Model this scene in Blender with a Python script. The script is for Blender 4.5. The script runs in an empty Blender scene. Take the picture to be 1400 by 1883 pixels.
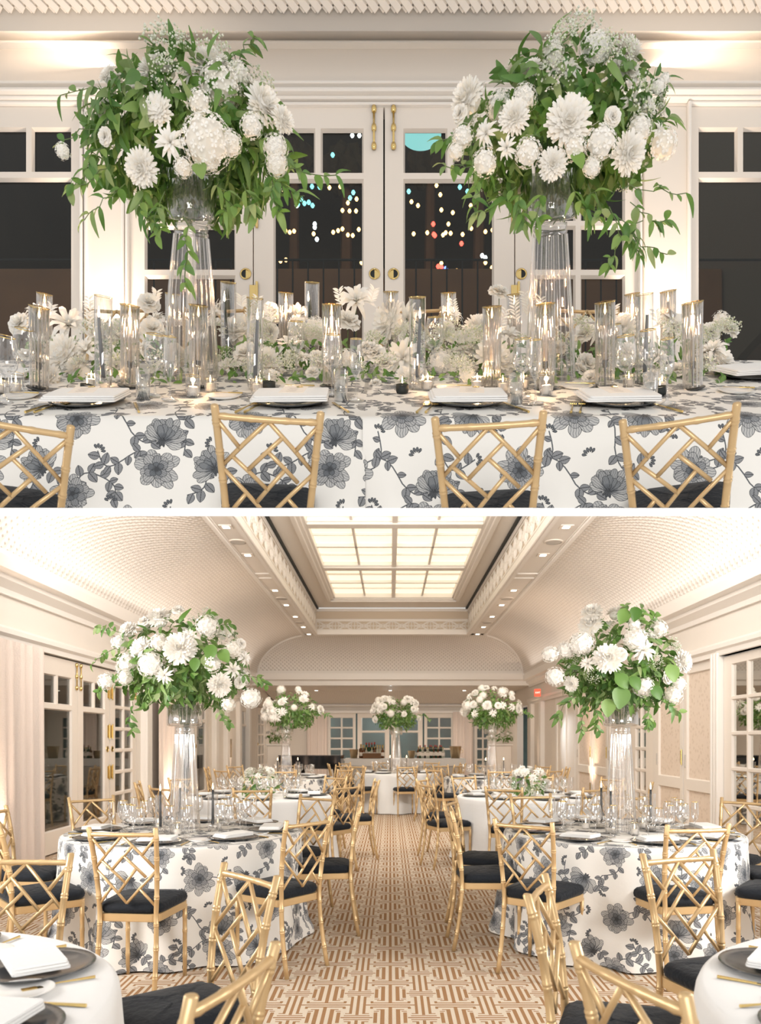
import bpy, bmesh, math, random
import numpy as np
from mathutils import Vector, Matrix, Euler
random.seed(7); PI = math.pi
sc = bpy.context.scene
COL = sc.collection
# ------------------------------------------------------------------ camera
F = 1361.0; EYE = 1.42; VX = 718.0; VY = 1360.0
cam = bpy.data.cameras.new('camera'); co = bpy.data.objects.new('camera', cam); COL.objects.link(co)
co.location = (0, 0, EYE); co.rotation_euler = (PI/2, 0, 0)
cam.sensor_fit = 'HORIZONTAL'; cam.sensor_width = 36; cam.lens = F/1400*36
cam.shift_x = (700-VX)/1400; cam.shift_y = (VY-941.5)/1400
cam.clip_start = .05; cam.clip_end = 200
cam.dof.use_dof = True; cam.dof.focus_distance = 4.4; cam.dof.aperture_fstop = 5.0
sc.camera = co
# ------------------------------------------------------------------ light and exposure
W = bpy.data.worlds.new('world'); sc.world = W; W.use_nodes = True
W.node_tree.nodes['Background'].inputs[0].default_value = (1.0, .97, .935, 1)
W.node_tree.nodes['Background'].inputs[1].default_value = 0.60
sc.view_settings.view_transform = 'Standard'; sc.view_settings.look = 'None'
sc.view_settings.gamma = 1; sc.view_settings.use_curve_mapping = False
sc.view_settings.exposure = 0.42
sc.cycles.max_bounces = 8; sc.cycles.transparent_max_bounces = 24
sc.cycles.diffuse_bounces = 4; sc.cycles.glossy_bounces = 3; sc.cycles.transmission_bounces = 4
sc.cycles.sample_clamp_indirect = 4; sc.cycles.caustics_reflective = False; sc.cycles.caustics_refractive = False
def lamp(name, typ, loc, energy, color=(1, .85, .68), target=None, **kw):
    l = bpy.data.lights.new(name, typ); l.energy = energy; l.color = color
    for k, v in kw.items(): setattr(l, k, v)
    o = bpy.data.objects.new(name, l); COL.objects.link(o); o.location = loc
    if target is not None:
        o.rotation_euler = (Vector(target)-Vector(loc)).to_track_quat('-Z', 'Y').to_euler()
    return o
lamp('flash_fill', 'AREA', (0, -3.2, 1.6), 120, (1, .965, .93), (0, 8, 1.6), shape='RECTANGLE', size=3, size_y=1.6)  # added area lamp behind the camera, frontal fill like a flash
for sx in (-1, 1): lamp('side_fill', 'AREA', (sx*3.5, 3.0, 2.0), 95, (1, .955, .91), (-sx*.8, 6.2, .7), shape='RECTANGLE', size=1.6, size_y=.7)  # added lamps out of view at both sides, filling the lower tables
lamp('ceiling_fill', 'AREA', (0, 7.0, 4.05), 240, (1, .94, .88), (0, 16, 4.3), shape='RECTANGLE', size=6, size_y=.5)  # added lamp hidden behind the slab, brightening the lower ceiling and far room
for sx in (-1, 1): lamp('cove_strip', 'AREA', (sx*3.80, 14.2, 3.40), 15, (1, .91, .83), (sx*3.3, 14.2, 4.6), shape='RECTANGLE', size=13, size_y=.10)
# uplights at the foot of the pilasters: upper room, then lower room
UP_S = 226.8
def wallpt(px, py, d=6.0): return Vector(((px-VX)*d/F, d, EYE+(VY-py)*d/F))
for px in (203, 1226):
    lamp('uplight', 'SPOT', wallpt(px, 668, 5.8), 125, (1, .80, .62), wallpt(px, 100, 5.93), spot_size=1.1, spot_blend=1, shadow_soft_size=.06)
for px in (90, 1320):
    lamp('cove_light', 'AREA', wallpt(px, 84, 5.82), 4, (1, .80, .62), wallpt(px, 20, 5.90), shape='RECTANGLE', size=1.9, size_y=.06)
for x, y, tx, e in ((-3.9, 7.4, -4.1, 110), (-3.85, 13.2, -4.1, 120), (3.85, 15.2, 4.1, 150), (-3.85, 19, -4.1, 60), (3.85, 20.5, 4.1, 60)):
    lamp('uplight', 'SPOT', (x, y, .15), e, (1, .74, .55), (tx, y, 3.3), spot_size=1.2, spot_blend=1, shadow_soft_size=.06)
lamp('doorway_light', 'SPOT', (3.4, 18.2, 2.1), 60, (.85, .93, 1), (4.1, 17.4, 1.2), spot_size=1.4, spot_blend=1, shadow_soft_size=.1)

# ------------------------------------------------------------------ mesh helpers
class MB:
    def __init__(s): s.v = []; s.f = []; s.uv = None
    def add(s, vs, fs):
        b = len(s.v); s.v += [tuple(v) for v in vs]; s.f += [tuple(i+b for i in f) for f in fs]; return s
    def box(s, x0, x1, y0, y1, z0, z1):
        return s.add([(x0,y0,z0),(x1,y0,z0),(x1,y1,z0),(x0,y1,z0),(x0,y0,z1),(x1,y0,z1),(x1,y1,z1),(x0,y1,z1)],
                     [(0,3,2,1),(4,5,6,7),(0,1,5,4),(1,2,6,5),(2,3,7,6),(3,0,4,7)])
    def bbox(s, x0, x1, y0, y1, z0, z1, c=.01):      # box with chamfered front edges all round
        if x0 > x1: x0, x1 = x1, x0
        if y0 > y1: y0, y1 = y1, y0
        c = min(c, (x1-x0)*.3, (y1-y0)*.3, (z1-z0)*.3)
        P = []; 
        for (zz, e) in ((z0, c), (z0+c, 0), (z1-c, 0), (z1, c)):
            P += [(x0+e, y0+c, zz), (x0+c, y0+e, zz), (x1-c, y0+e, zz), (x1-e, y0+c, zz), (x1-e, y1-c, zz), (x1-c, y1-e, zz), (x0+c, y1-e, zz), (x0+e, y1-c, zz)]
        fs = [tuple(range(7, -1, -1)), tuple(range(24, 32))]
        for k in range(3):
            for i in range(8):
                j = (i+1) % 8; fs.append((k*8+i, k*8+j, k*8+8+j, k*8+8+i))
        return s.add(P, fs)
    def tube(s, pts, rad, n=8, cap=True):
        pts = [Vector(p) for p in pts]; m = len(pts)
        if not hasattr(rad, '__len__'): rad = [rad]*m
        up = None; vs = []
        for i, p in enumerate(pts):
            t = (pts[min(i+1, m-1)]-pts[max(i-1, 0)])
            t = t.normalized() if t.length > 1e-9 else Vector((0, 0, 1))
            if up is None: up = Vector((0, 1, 0)) if abs(t.y) < .9 else Vector((1, 0, 0))
            a = t.cross(up)
            a = a.normalized() if a.length > 1e-6 else Vector((1, 0, 0)); b = a.cross(t).normalized(); up = b
            for k in range(n):
                an = 2*PI*k/n; vs.append(p+(a*math.cos(an)+b*math.sin(an))*rad[i])
        fs = []
        for i in range(m-1):
            for k in range(n):
                k2 = (k+1) % n; fs.append((i*n+k, i*n+k2, (i+1)*n+k2, (i+1)*n+k))
        if cap: fs += [tuple(range(n-1, -1, -1)), tuple(range((m-1)*n, m*n))]
        return s.add(vs, fs)
    def lathe(s, prof, n=24, cap=(False, False), flute=None, c=(0, 0), arc=1.0):
        vs = []
        for (r, z) in prof:
            for k in range(n):
                an = 2*PI*k/n; rr = r*(1+(flute[1]*math.cos(flute[0]*an) if flute else 0))
                vs.append((c[0]+rr*math.cos(an), c[1]+rr*math.sin(an), z))
        fs = []
        for i in range(len(prof)-1):
            for k in range(n):
                k2 = (k+1) % n; fs.append((i*n+k, i*n+k2, (i+1)*n+k2, (i+1)*n+k))
        if cap[0]: fs.append(tuple(range(n-1, -1, -1)))
        if cap[1]: fs.append(tuple(range((len(prof)-1)*n, len(prof)*n)))
        return s.add(vs, fs)
    def ext(s, poly, axis, a, b):                    # extrude a 2D outline along an axis
        def P(u, v, w): return (w, u, v) if axis == 'x' else ((u, w, v) if axis == 'y' else (u, v, w))
        n = len(poly); vs = [P(u, v, a) for u, v in poly]+[P(u, v, b) for u, v in poly]
        return s.add(vs, [tuple(range(n)), tuple(range(2*n-1, n-1, -1))]+[(i, (i+1) % n, n+(i+1) % n, n+i) for i in range(n)])
    def merge(s, o, M=None):
        vs = [M @ Vector(v) for v in o.v] if M is not None else o.v
        return s.add(vs, o.f)
    def mesh(s, name, mat, smooth=False, uv=None):
        me = bpy.data.meshes.new(name); me.from_pydata(s.v, [], s.f)
        if mat is not None: me.materials.append(mat)
        if smooth: me.polygons.foreach_set('use_smooth', [True]*len(me.polygons))
        if uv is not None:
            l = me.uv_layers.new(name='UV'); idx = np.empty(len(me.loops), dtype=np.int32); me.loops.foreach_get('vertex_index', idx)
            l.data.foreach_set('uv', np.array(uv, dtype=np.float32)[idx].ravel())
        bm = bmesh.new(); bm.from_mesh(me); bmesh.ops.recalc_face_normals(bm, faces=bm.faces); bm.to_mesh(me); bm.free()
        me.update(); return me
def link(name, data, parent=None, M=None, kind=None, label=None):
    o = bpy.data.objects.new(name, data); COL.objects.link(o)
    if parent is not None: o.parent = parent
    if M is not None: o.matrix_local = M
    if kind: o['kind'] = kind
    if label: o['label'] = label
    return o
def tag(o, label, cat, group=None):
    o['label'] = label; o['category'] = cat
    if group: o['group'] = group
    return o
def thing(name, label, cat, M=None, group=None):
    o = bpy.data.objects.new(name, None); COL.objects.link(o); o.empty_display_size = .05
    if M is not None: o.matrix_world = M
    return tag(o, label, cat, group)
def struct(name, mb, mat, smooth=False, parent=None, uv=None):
    return link(name, mb.mesh(name, mat, smooth, uv), parent, kind='structure' if parent is None else None)
def inst(proto, name, label, cat, M, group=None):   # a thing with its own part objects sharing mesh data
    if isinstance(proto, bpy.types.Mesh):
        o = link(name, proto); o.matrix_world = M; return tag(o, label, cat, group)
    r = thing(name, label, cat, M, group)
    for p in proto:
        o = link(p[0], p[1], r, kind=p[3] if len(p) > 3 else None)
        for q in (p[2] if len(p) > 2 and p[2] else []): link(q[0], q[1], o)
    return r
def T(x, y, z=0, rz=0, s=1): return Matrix.Translation((x, y, z)) @ Matrix.Rotation(rz, 4, 'Z') @ Matrix.Scale(s, 4)

# ------------------------------------------------------------------ materials
def mat(name, col, rough=.5, metal=0, spec=.5, sheen=0, bump=None, emis=None, var=None, sub=None):
    m = bpy.data.materials.new(name); m.use_nodes = True; nt = m.node_tree; N = nt.nodes; L = nt.links; b = N['Principled BSDF']
    b.inputs['Base Color'].default_value = (*col, 1); b.inputs['Roughness'].default_value = rough; b.inputs['Metallic'].default_value = metal
    b.inputs['Specular IOR Level'].default_value = spec
    if sheen: b.inputs['Sheen Weight'].default_value = sheen
    if emis: b.inputs['Emission Color'].default_value = (*emis[0], 1); b.inputs['Emission Strength'].default_value = emis[1]
    tc = N.new('ShaderNodeTexCoord')
    if bump:
        no = N.new('ShaderNodeTexNoise'); no.inputs['Scale'].default_value = bump[0]; no.inputs['Detail'].default_value = 3
        bp = N.new('ShaderNodeBump'); bp.inputs['Strength'].default_value = bump[1]; bp.inputs['Distance'].default_value = .01
        L.new(tc.outputs['Object'], no.inputs['Vector']); L.new(no.outputs['Fac'], bp.inputs['Height']); L.new(bp.outputs['Normal'], b.inputs['Normal'])
    if var:                                             # soft colour variation: (scale, other colour)
        no = N.new('ShaderNodeTexNoise'); no.inputs['Scale'].default_value = var[0]; no.inputs['Detail'].default_value = 4
        mx = N.new('ShaderNodeMix'); mx.data_type = 'RGBA'; mx.inputs['A'].default_value = (*col, 1); mx.inputs['B'].default_value = (*var[1], 1)
        L.new(tc.outputs['Object'], no.inputs['Vector']); L.new(no.outputs['Fac'], mx.inputs['Factor']); L.new(mx.outputs['Result'], b.inputs['Base Color'])
    return m
def rnd_mat(name, cols, rough, trans=.3, spec=.4):      # colour picked per object and per island, some light passes through
    m = bpy.data.materials.new(name); m.use_nodes = True; nt = m.node_tree; N = nt.nodes; L = nt.links; b = N['Principled BSDF']; out = N['Material Output']
    oi = N.new('ShaderNodeObjectInfo'); ge = N.new('ShaderNodeNewGeometry'); ad = N.new('ShaderNodeMath'); ad.operation = 'ADD'
    fr = N.new('ShaderNodeMath'); fr.operation = 'FRACT'; L.new(oi.outputs['Random'], ad.inputs[0]); L.new(ge.outputs['Random Per Island'], ad.inputs[1]); L.new(ad.outputs[0], fr.inputs[0])
    cr = N.new('ShaderNodeValToRGB'); el = cr.color_ramp.elements
    el[0].color = (*cols[0], 1); el[1].color = (*cols[-1], 1)
    for i, c in enumerate(cols[1:-1]): el.new((i+1)/(len(cols)-1)).color = (*c, 1)
    L.new(fr.outputs[0], cr.inputs[0]); L.new(cr.outputs[0], b.inputs['Base Color']); b.inputs['Roughness'].default_value = rough; b.inputs['Specular IOR Level'].default_value = spec
    tr = N.new('ShaderNodeBsdfTranslucent'); L.new(cr.outputs[0], tr.inputs[0]); mx = N.new('ShaderNodeMixShader'); mx.inputs[0].default_value = trans
    L.new(b.outputs[0], mx.inputs[1]); L.new(tr.outputs[0], mx.inputs[2]); L.new(mx.outputs[0], out.inputs[0]); return m
def glass_mat(name, tint=(1, 1, 1), edge=.5, base=.04, rough=.02, ecol=(1, 1, 1)):
    m = bpy.data.materials.new(name); m.use_nodes = True; nt = m.node_tree; N = nt.nodes; L = nt.links; N.remove(N['Principled BSDF']); out = N['Material Output']
    tr = N.new('ShaderNodeBsdfTransparent'); tr.inputs[0].default_value = (*tint, 1); gl = N.new('ShaderNodeBsdfGlossy'); gl.inputs['Roughness'].default_value = rough; gl.inputs[0].default_value = (*ecol, 1)
    lw = N.new('ShaderNodeLayerWeight'); lw.inputs[0].default_value = .5; pw = N.new('ShaderNodeMath'); pw.operation = 'POWER'; pw.inputs[1].default_value = edge; L.new(lw.outputs['Facing'], pw.inputs[0]); mr = N.new('ShaderNodeMapRange'); mr.inputs['To Min'].default_value = base; mr.inputs['To Max'].default_value = .85
    L.new(pw.outputs[0], mr.inputs['Value']); mx = N.new('ShaderNodeMixShader'); L.new(mr.outputs[0], mx.inputs[0]); L.new(tr.outputs[0], mx.inputs[1]); L.new(gl.outputs[0], mx.inputs[2]); L.new(mx.outputs[0], out.inputs[0]); return m
M_ = {}
M_['paint'] = mat('white_paint', (.83, .765, .69), .42, var=(1.5, (.80, .73, .655)))
M_['trimw'] = mat('trim_paint', (.86, .82, .77), .35)
M_['cream'] = mat('cream_wall', (.80, .745, .68), .6, var=(2, (.77, .715, .65)))
M_['plaster'] = mat('ceiling_paint', (.82, .775, .72), .7)
M_['whitecap'] = mat('slab_edge_paint', (.97, .97, .97), .6)
M_['gold'] = mat('gold_paint', (.64, .45, .235), .36, .45, bump=(60, .05))
M_['brass'] = mat('polished_brass', (.80, .60, .25), .18, 1)
M_['velvet'] = mat('black_velvet', (.008, .011, .016), .8, sheen=.06, bump=(45, .5), spec=.25)
M_['black'] = mat('black_ceramic', (.02, .022, .025), .25)
M_['charger'] = mat('charcoal_glass_charger', (.05, .055, .06), .15)
M_['plate'] = mat('white_china', (.85, .84, .82), .15)
M_['napkin'] = mat('white_linen', (.84, .84, .83), .85, bump=(80, .15))
M_['card'] = mat('card_stock', (.86, .80, .73), .7)
M_['whitecloth'] = mat('white_tablecloth', (.80, .80, .79), .7, sheen=.2, bump=(12, .25))
M_['wax'] = mat('white_wax', (.92, .86, .78), .4)
M_['dwax'] = mat('charcoal_wax', (.035, .04, .047), .4)
M_['flame'] = mat('candle_flame', (1, .7, .3), .5, emis=((1, .72, .38), 14))
M_['sky_pane'] = mat('backlit_pane', (.9, .85, .7), .5, emis=((1, .86, .62), .74))
M_['downlight'] = mat('lamp_lens', (1, .95, .85), .5, emis=((1, .92, .78), 6))
M_['dark'] = mat('black_slot', (.01, .015, .015), .6)
M_['speaker'] = mat('grille_grey', (.55, .52, .48), .6)
M_['night'] = mat('night_hedge', (.012, .016, .013), .9, var=(1.2, (.05, .035, .018)))
M_['ground'] = mat('dark_paving', (.05, .04, .03), .8, var=(2, (.10, .06, .03)))
M_['curtain'] = mat('cream_curtain', (.82, .71, .64), .8, sheen=.3, bump=(70, .4))
M_['glass'] = glass_mat('clear_glass', (.965, .965, .965), 1.2, .12)
M_['flute_glass'] = glass_mat('fluted_glass', (.955, .935, .91), .95, .10, .06)
M_['tan'] = mat('tan_backing', (.68, .58, .46), .7)
M_['pane'] = glass_mat('window_glass', (.90, .91, .90), 3.5, .016, .01)
M_['pane_far'] = glass_mat('far_window_glass', (.93, .94, .93), 3.5, .035, .4)
M_['mirror'] = mat('mirror', (.75, .76, .74), .02, 1)
M_['leaf'] = rnd_mat('green_leaf', [(.08, .19, .035), (.15, .29, .06), (.25, .38, .12), (.10, .23, .06), (.34, .42, .19)], .42, .3)
M_['stem'] = mat('green_stem', (.10, .15, .05), .6)
M_['ivory'] = rnd_mat('ivory_petal', [(.92, .90, .85), (.94, .92, .88), (.94, .89, .80), (.95, .94, .91)], .55, .18, .3)
M_['greeny'] = rnd_mat('babys_breath_bloom', [(.80, .82, .70), (.88, .88, .82), (.62, .68, .42)], .6, .3)
M_['champ'] = mat('champagne_metal', (.62, .48, .30), .25, .9)
M_['piano'] = mat('black_lacquer', (.006, .008, .012), .06)
M_['water'] = glass_mat('iced_water', (.88, .90, .90), 1.5, .12, .15)
M_['bluegrey'] = mat('navy_cloth', (.02, .03, .06), .7)
M_['wbrown'] = mat('terrace_wall', (.22, .11, .045), .7, var=(3, (.12, .06, .03)))
M_['hall'] = mat('hall_paint', (.17, .16, .13), .6)

# tablecloth print, drawn into a generated image (a repeat of peonies, leaves and stems)
def toile_image():
    n = 1024; TL = .72; ppm = n/TL; ink = np.zeros((n, n), np.float32); rs = np.random.RandomState(5)
    def patch(cx, cy, r):
        R = int(r*ppm)+3; ix = np.arange(int(cx*ppm)-R, int(cx*ppm)+R); iy = np.arange(int(cy*ppm)-R, int(cy*ppm)+R)
        X, Y = np.meshgrid(ix/ppm-cx, iy/ppm-cy); return np.ix_(iy % n, ix % n), X, Y
    def petal(cx, cy, a, L, w, base=.42, k=.34, rib=False, lobes=True):
        sl, X, Y = patch(cx+math.cos(a)*L/2, cy+math.sin(a)*L/2, L*.75)
        X = X+math.cos(a)*L/2; Y = Y+math.sin(a)*L/2
        u = (X*math.cos(a)+Y*math.sin(a))/L; v = (-X*math.sin(a)+Y*math.cos(a))/w
        uc = np.clip(u, 0, 1); p = .75 if not rib else .8
        lim = np.sin(PI*uc**p)**.7 if rib else np.sqrt(np.clip(np.sin(PI*np.clip(uc, 0, 1)**1.5), 0, 1))
        if lobes: lim = lim*(1+.08*np.sin(9*uc+rs.rand()*6))
        inside = (u > 0) & (u < 1) & (np.abs(v) < lim); e = (lim-np.abs(v))*w*ppm
        if rib: tex = base+k*(np.abs(((np.abs(v)*3+u*5) % 1)-.5) < .13)-.05; tex = np.where(np.abs(v*w*ppm) < 2.2, .9, tex)
        else: tex = base-.20+k*1.3*(np.abs(((v*(1.5-.4*u)+.05*np.sin(u*25)) % .5)-.25) < .05+.12*np.clip(.6-u, 0, 1))+.30*np.clip(.5-u, 0, 1)*2
        tex = np.where((e < 3.4) | (u*L*ppm > L*ppm-3.4), .92, tex); cur = ink[sl]; ink[sl] = np.where(inside, tex, cur)
    def stem(P, wd=.0028):
        P = np.array(P)
        for i in range(len(P)-1):
            for t in np.linspace(0, 1, 40):
                x, y = P[i]*(1-t)+P[i+1]*t; sl, X, Y = patch(x, y, .004); cur = ink[sl]; ink[sl] = np.where(X*X+Y*Y < wd*wd, .72, cur)
    def curve(a, b, bend):
        a = np.array(a); b = np.array(b); nrm = np.array([-(b-a)[1], (b-a)[0]])
        return [a*(1-t)+b*t+nrm*bend*math.sin(PI*t) for t in np.linspace(0, 1, 9)]
    def leafpair(P, sizes=(.045, .04), every=2):
        for i in range(1, len(P)-1, every):
            d = P[i+1]-P[i-1]; a = math.atan2(d[1], d[0])
            for sgn in ((1, -1) if i % 4 == 1 else (1,)):
                s_ = sizes[0]*(.8+.4*rs.rand()); petal(P[i][0], P[i][1], a+sgn*(.8+.3*rs.rand()), s_, s_*.36, .46, .3, rib=True, lobes=False)
    def side_flower(cx, cy, R, a0):                       # bloom seen from the side, petals fanned over a calyx
        cx -= math.cos(a0)*R*.35; cy -= math.sin(a0)*R*.35
        for (m, sp, L, w, b) in ((7, 1.5, 1.0, .30, .44), (6, 1.1, 1.12, .28, .5), (5, .75, 1.0, .24, .58), (4, .5, .75, .2, .66)):
            for i in range(m): a = a0+sp*(2*i/(m-1)-1)+rs.uniform(-.08, .08); petal(cx, cy, a, R*L*1.2*rs.uniform(.85, 1.1), R*w, b, .26)
        for i in range(3): petal(cx, cy, a0+PI+(i-1)*.6, R*.4, R*.1, .8, .1, rib=True, lobes=False)
    def flower(cx, cy, R, tilt):
        for (m, L, w, b) in ((9, 1.0, .27, .46), (8, .80, .25, .52), (6, .58, .21, .62), (5, .36, .15, .78)):
            for i in range(m):
                a = 2*PI*i/m+tilt+rs.rand()*.55; petal(cx, cy, a, R*L*(.8+.35*rs.rand()), R*w, b, .26)
        sl, X, Y = patch(cx, cy, R*.14); cur = ink[sl]; ink[sl] = np.where(X*X+Y*Y < (R*.11)**2, .9, cur)
    def buds(cx, cy, a):
        for k in range(5):
            aa = a+(k-2)*.5; petal(cx+.012*math.cos(aa), cy+.012*math.sin(aa), aa, .022, .006, .85, .05, lobes=False)
    Fl = [(.13, .16, .098), (.50, .09, .078), (.36, .40, .10), (.64, .38, .078), (.12, .56, .085), (.47, .66, .092), (.69, .68, .07)]
    S = [((.13, .16), (.36, .10), .35), ((.36, .10), (.50, .09), -.3), ((.13, .16), (.25, .32), -.4), ((.36, .40), (.52, .25), .4), ((.52, .25), (.66, .2), -.5), ((.64, .38), (.53, .5), .4),
         ((.12, .56), (.26, .62), .4), ((.26, .62), (.28, .52), .3), ((.47, .66), (.33, .7), -.4), ((.33, .7), (.22, .74), .4), ((.12, .56), (.04, .42), .4), ((.04, .42), (.05, .32), -.3), ((.67, .66), (.60, .55), .3), ((.67, .66), (.78, .6), .3), ((.50, .09), (.58, .0), .4)]
    for a, b, k in S:
        P = curve(a, b, k); stem(P); leafpair(P)
    for x, y, a in ((.25, .32, 1), (.66, .2, 0), (.28, .52, 1.5), (.53, .5, 2.5), (.05, .32, 4), (.22, .02, 1), (.42, .22, 2), (.70, .05, 3), (.24, .46, 0), (.56, .78, 1)): buds(x % .72, y % .72, a)
    for i, (x, y, r) in enumerate(Fl): side_flower(x, y, r, (1.2, 4.0, 2.4)[i//2-0 if i < 6 else 2]) if i in (1, 3, 6) else flower(x, y, r, rs.rand()*3)
    ink = np.clip(ink, 0, 1)[..., None]
    wht = np.array([.80, .785, .745]); mid = np.array([.15, .165, .185]); blk = np.array([.010, .012, .016])
    rgb = np.where(ink < .5, wht+(mid-wht)*np.clip(ink*2, 0, 1), mid+(blk-mid)*np.clip(ink*2-1, 0, 1))
    im = bpy.data.images.new('toile_print', n, n, float_buffer=False); px = np.ones((n, n, 4), np.float32)
    px[..., :3] = np.where(rgb < .0031308, rgb*12.92, 1.055*np.power(np.maximum(rgb, 1e-6), 1/2.4)-.055); im.pixels.foreach_set(px.ravel()); im.pack(); return im
def img_mat(name, im, scale, coord, rough, bumpn):
    m = mat(name, (1, 1, 1), rough, bump=bumpn); nt = m.node_tree; N = nt.nodes; L = nt.links
    tc = N.new('ShaderNodeTexCoord'); mp = N.new('ShaderNodeMapping'); mp.inputs['Scale'].default_value = (scale[0], scale[1], 1)
    ti = N.new('ShaderNodeTexImage'); ti.image = im; L.new(tc.outputs[coord], mp.inputs[0]); L.new(mp.outputs[0], ti.inputs[0]); L.new(ti.outputs[0], N['Principled BSDF'].inputs['Base Color']); return m
M_['toile'] = img_mat('toile_cloth', toile_image(), (1/.72, 1/.72), 'UV', .62, (30, .12))
def carpet_image():
    n = 256; a = np.zeros((n, n), np.float32)            # 1 = cream pile, 0 = brown pile; tile is one repeat, u across, v along
    a[:] = 1
    def R(u0, u1, v0, v1, val=0):
        for du in (-1, 0, 1):
            for dv in (-1, 0, 1):
                x0, x1 = int(round((u0+du)*n)), int(round((u1+du)*n)); y0, y1 = int(round((v0+dv)*n)), int(round((v1+dv)*n))
                a[max(0, y0):max(0, min(n, y1)), max(0, x0):max(0, min(n, x1))] = val
    # column A centre u=.0: block between the rungs at v=0
    R(-.40, .40, -.018, .018)                             # middle rung
    for s in (-1, 1):
        v = s*.085; R(-.31, .31, v-.018, v+.018); 
        for q in (-.31, .27): R(q, q+.045, min(v, v+s*.07), max(v, v+s*.07)); 
    R(-.028, .028, .085, .915)                            # centre bar
    for s in (-1, 1):
        R(min(s*.085, s*.15), max(s*.085, s*.15), .20, .80); R(min(s*.085, s*.21), max(s*.085, s*.21), .17, .205); R(min(s*.085, s*.21), max(s*.085, s*.21), .795, .83)
        R(min(s*.195, s*.25), max(s*.195, s*.25), .30, .70); R(min(s*.17, s*.25), max(s*.17, s*.25), .24, .265); R(min(s*.17, s*.25), max(s*.17, s*.25), .735, .76)
    # column B centre u=.5: rungs at v=.5, bars through v=0
    R(.26, .74, .482, .518)
    for s in (-1, 1): R(.31, .69, .5+s*.075-.016, .5+s*.075+.016)
    R(.475, .525, -.40, .40)
    for s in (-1, 1):
        x = .5+s*.10; R(x-.02, x+.02, -.36, .36)
        for q in (-.36, .335): R(min(x, x+s*.08), max(x, x+s*.08), q-.0, q+.028)
    cream = np.array([.66, .57, .46]); br = np.array([.33, .175, .075]); rs = np.random.RandomState(1)
    rgb = br+(cream-br)*a[..., None]; rgb = rgb*(1+.12*(rs.rand(n, n, 1)-.5))
    im = bpy.data.images.new('carpet_repeat', n, n); px = np.ones((n, n, 4), np.float32); px[..., :3] = 1.055*np.power(rgb, 1/2.4)-.055
    im.pixels.foreach_set(px.ravel()); im.pack(); return im
M_['carpet'] = img_mat('fretwork_carpet', carpet_image(), (1/.345, 1/.36), 'Object', .95, (220, .5))
def lattice_mat(name, pitch):      # woven cane ceiling, too fine to build strand by strand: relief and small dark holes
    m = mat(name, (.80, .72, .645), .7); nt = m.node_tree; N = nt.nodes; L = nt.links; b = N['Principled BSDF']
    tc = N.new('ShaderNodeTexCoord'); mp = N.new('ShaderNodeMapping'); mp.inputs['Rotation'].default_value = (0, 0, PI/4); mp.inputs['Scale'].default_value = (1/pitch, 1/pitch, 1)
    L.new(tc.outputs['UV'], mp.inputs[0]); sp = N.new('ShaderNodeSeparateXYZ'); L.new(mp.outputs[0], sp.inputs[0])
    def mth(op, a, b_=None):
        x = N.new('ShaderNodeMath'); x.operation = op
        for i, q in enumerate((a, b_)):
            if q is None: continue
            if isinstance(q, (int, float)): x.inputs[i].default_value = q
            else: L.new(q, x.inputs[i])
        return x.outputs[0]
    sx = mth('ABSOLUTE', mth('SUBTRACT', mth('FRACT', sp.outputs[0]), .5)); sy = mth('ABSOLUTE', mth('SUBTRACT', mth('FRACT', sp.outputs[1]), .5))
    mxv = mth('MAXIMUM', sx, sy); hole = mth('LESS_THAN', mxv, .17); h = mth('MULTIPLY', mth('ADD', mth('COSINE', mth('MULTIPLY', sp.outputs[0], 2*PI)), mth('SINE', mth('MULTIPLY', sp.outputs[1], 2*PI))), .25)
    mx = N.new('ShaderNodeMix'); mx.data_type = 'RGBA'; mx.inputs['A'].default_value = (.82, .77, .715, 1); mx.inputs['B'].default_value = (.50, .45, .40, 1)
    L.new(hole, mx.inputs['Factor']); L.new(mx.outputs['Result'], b.inputs['Base Color'])
    bp = N.new('ShaderNodeBump'); bp.inputs['Strength'].default_value = .8; bp.inputs['Distance'].default_value = .015; L.new(h, bp.inputs['Height']); L.new(bp.outputs[0], b.inputs['Normal']); return m
M_['lattice'] = lattice_mat('woven_ceiling', .085)
def wallpaper():
    m = mat('damask_panel', (.73, .62, .52), .75); nt = m.node_tree; N = nt.nodes; L = nt.links; b = N['Principled BSDF']
    tc = N.new('ShaderNodeTexCoord'); vo = N.new('ShaderNodeTexVoronoi'); vo.inputs['Scale'].default_value = 16; L.new(tc.outputs['Object'], vo.inputs['Vector'])
    cr = N.new('ShaderNodeValToRGB'); cr.color_ramp.elements[0].color = (.66, .55, .45, 1); cr.color_ramp.elements[1].color = (.75, .64, .54, 1); cr.color_ramp.elements[0].position = .2; cr.color_ramp.elements[1].position = .45
    L.new(vo.outputs['Distance'], cr.inputs[0]); L.new(cr.outputs[0], b.inputs['Base Color']); return m
M_['damask'] = wallpaper()
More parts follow.
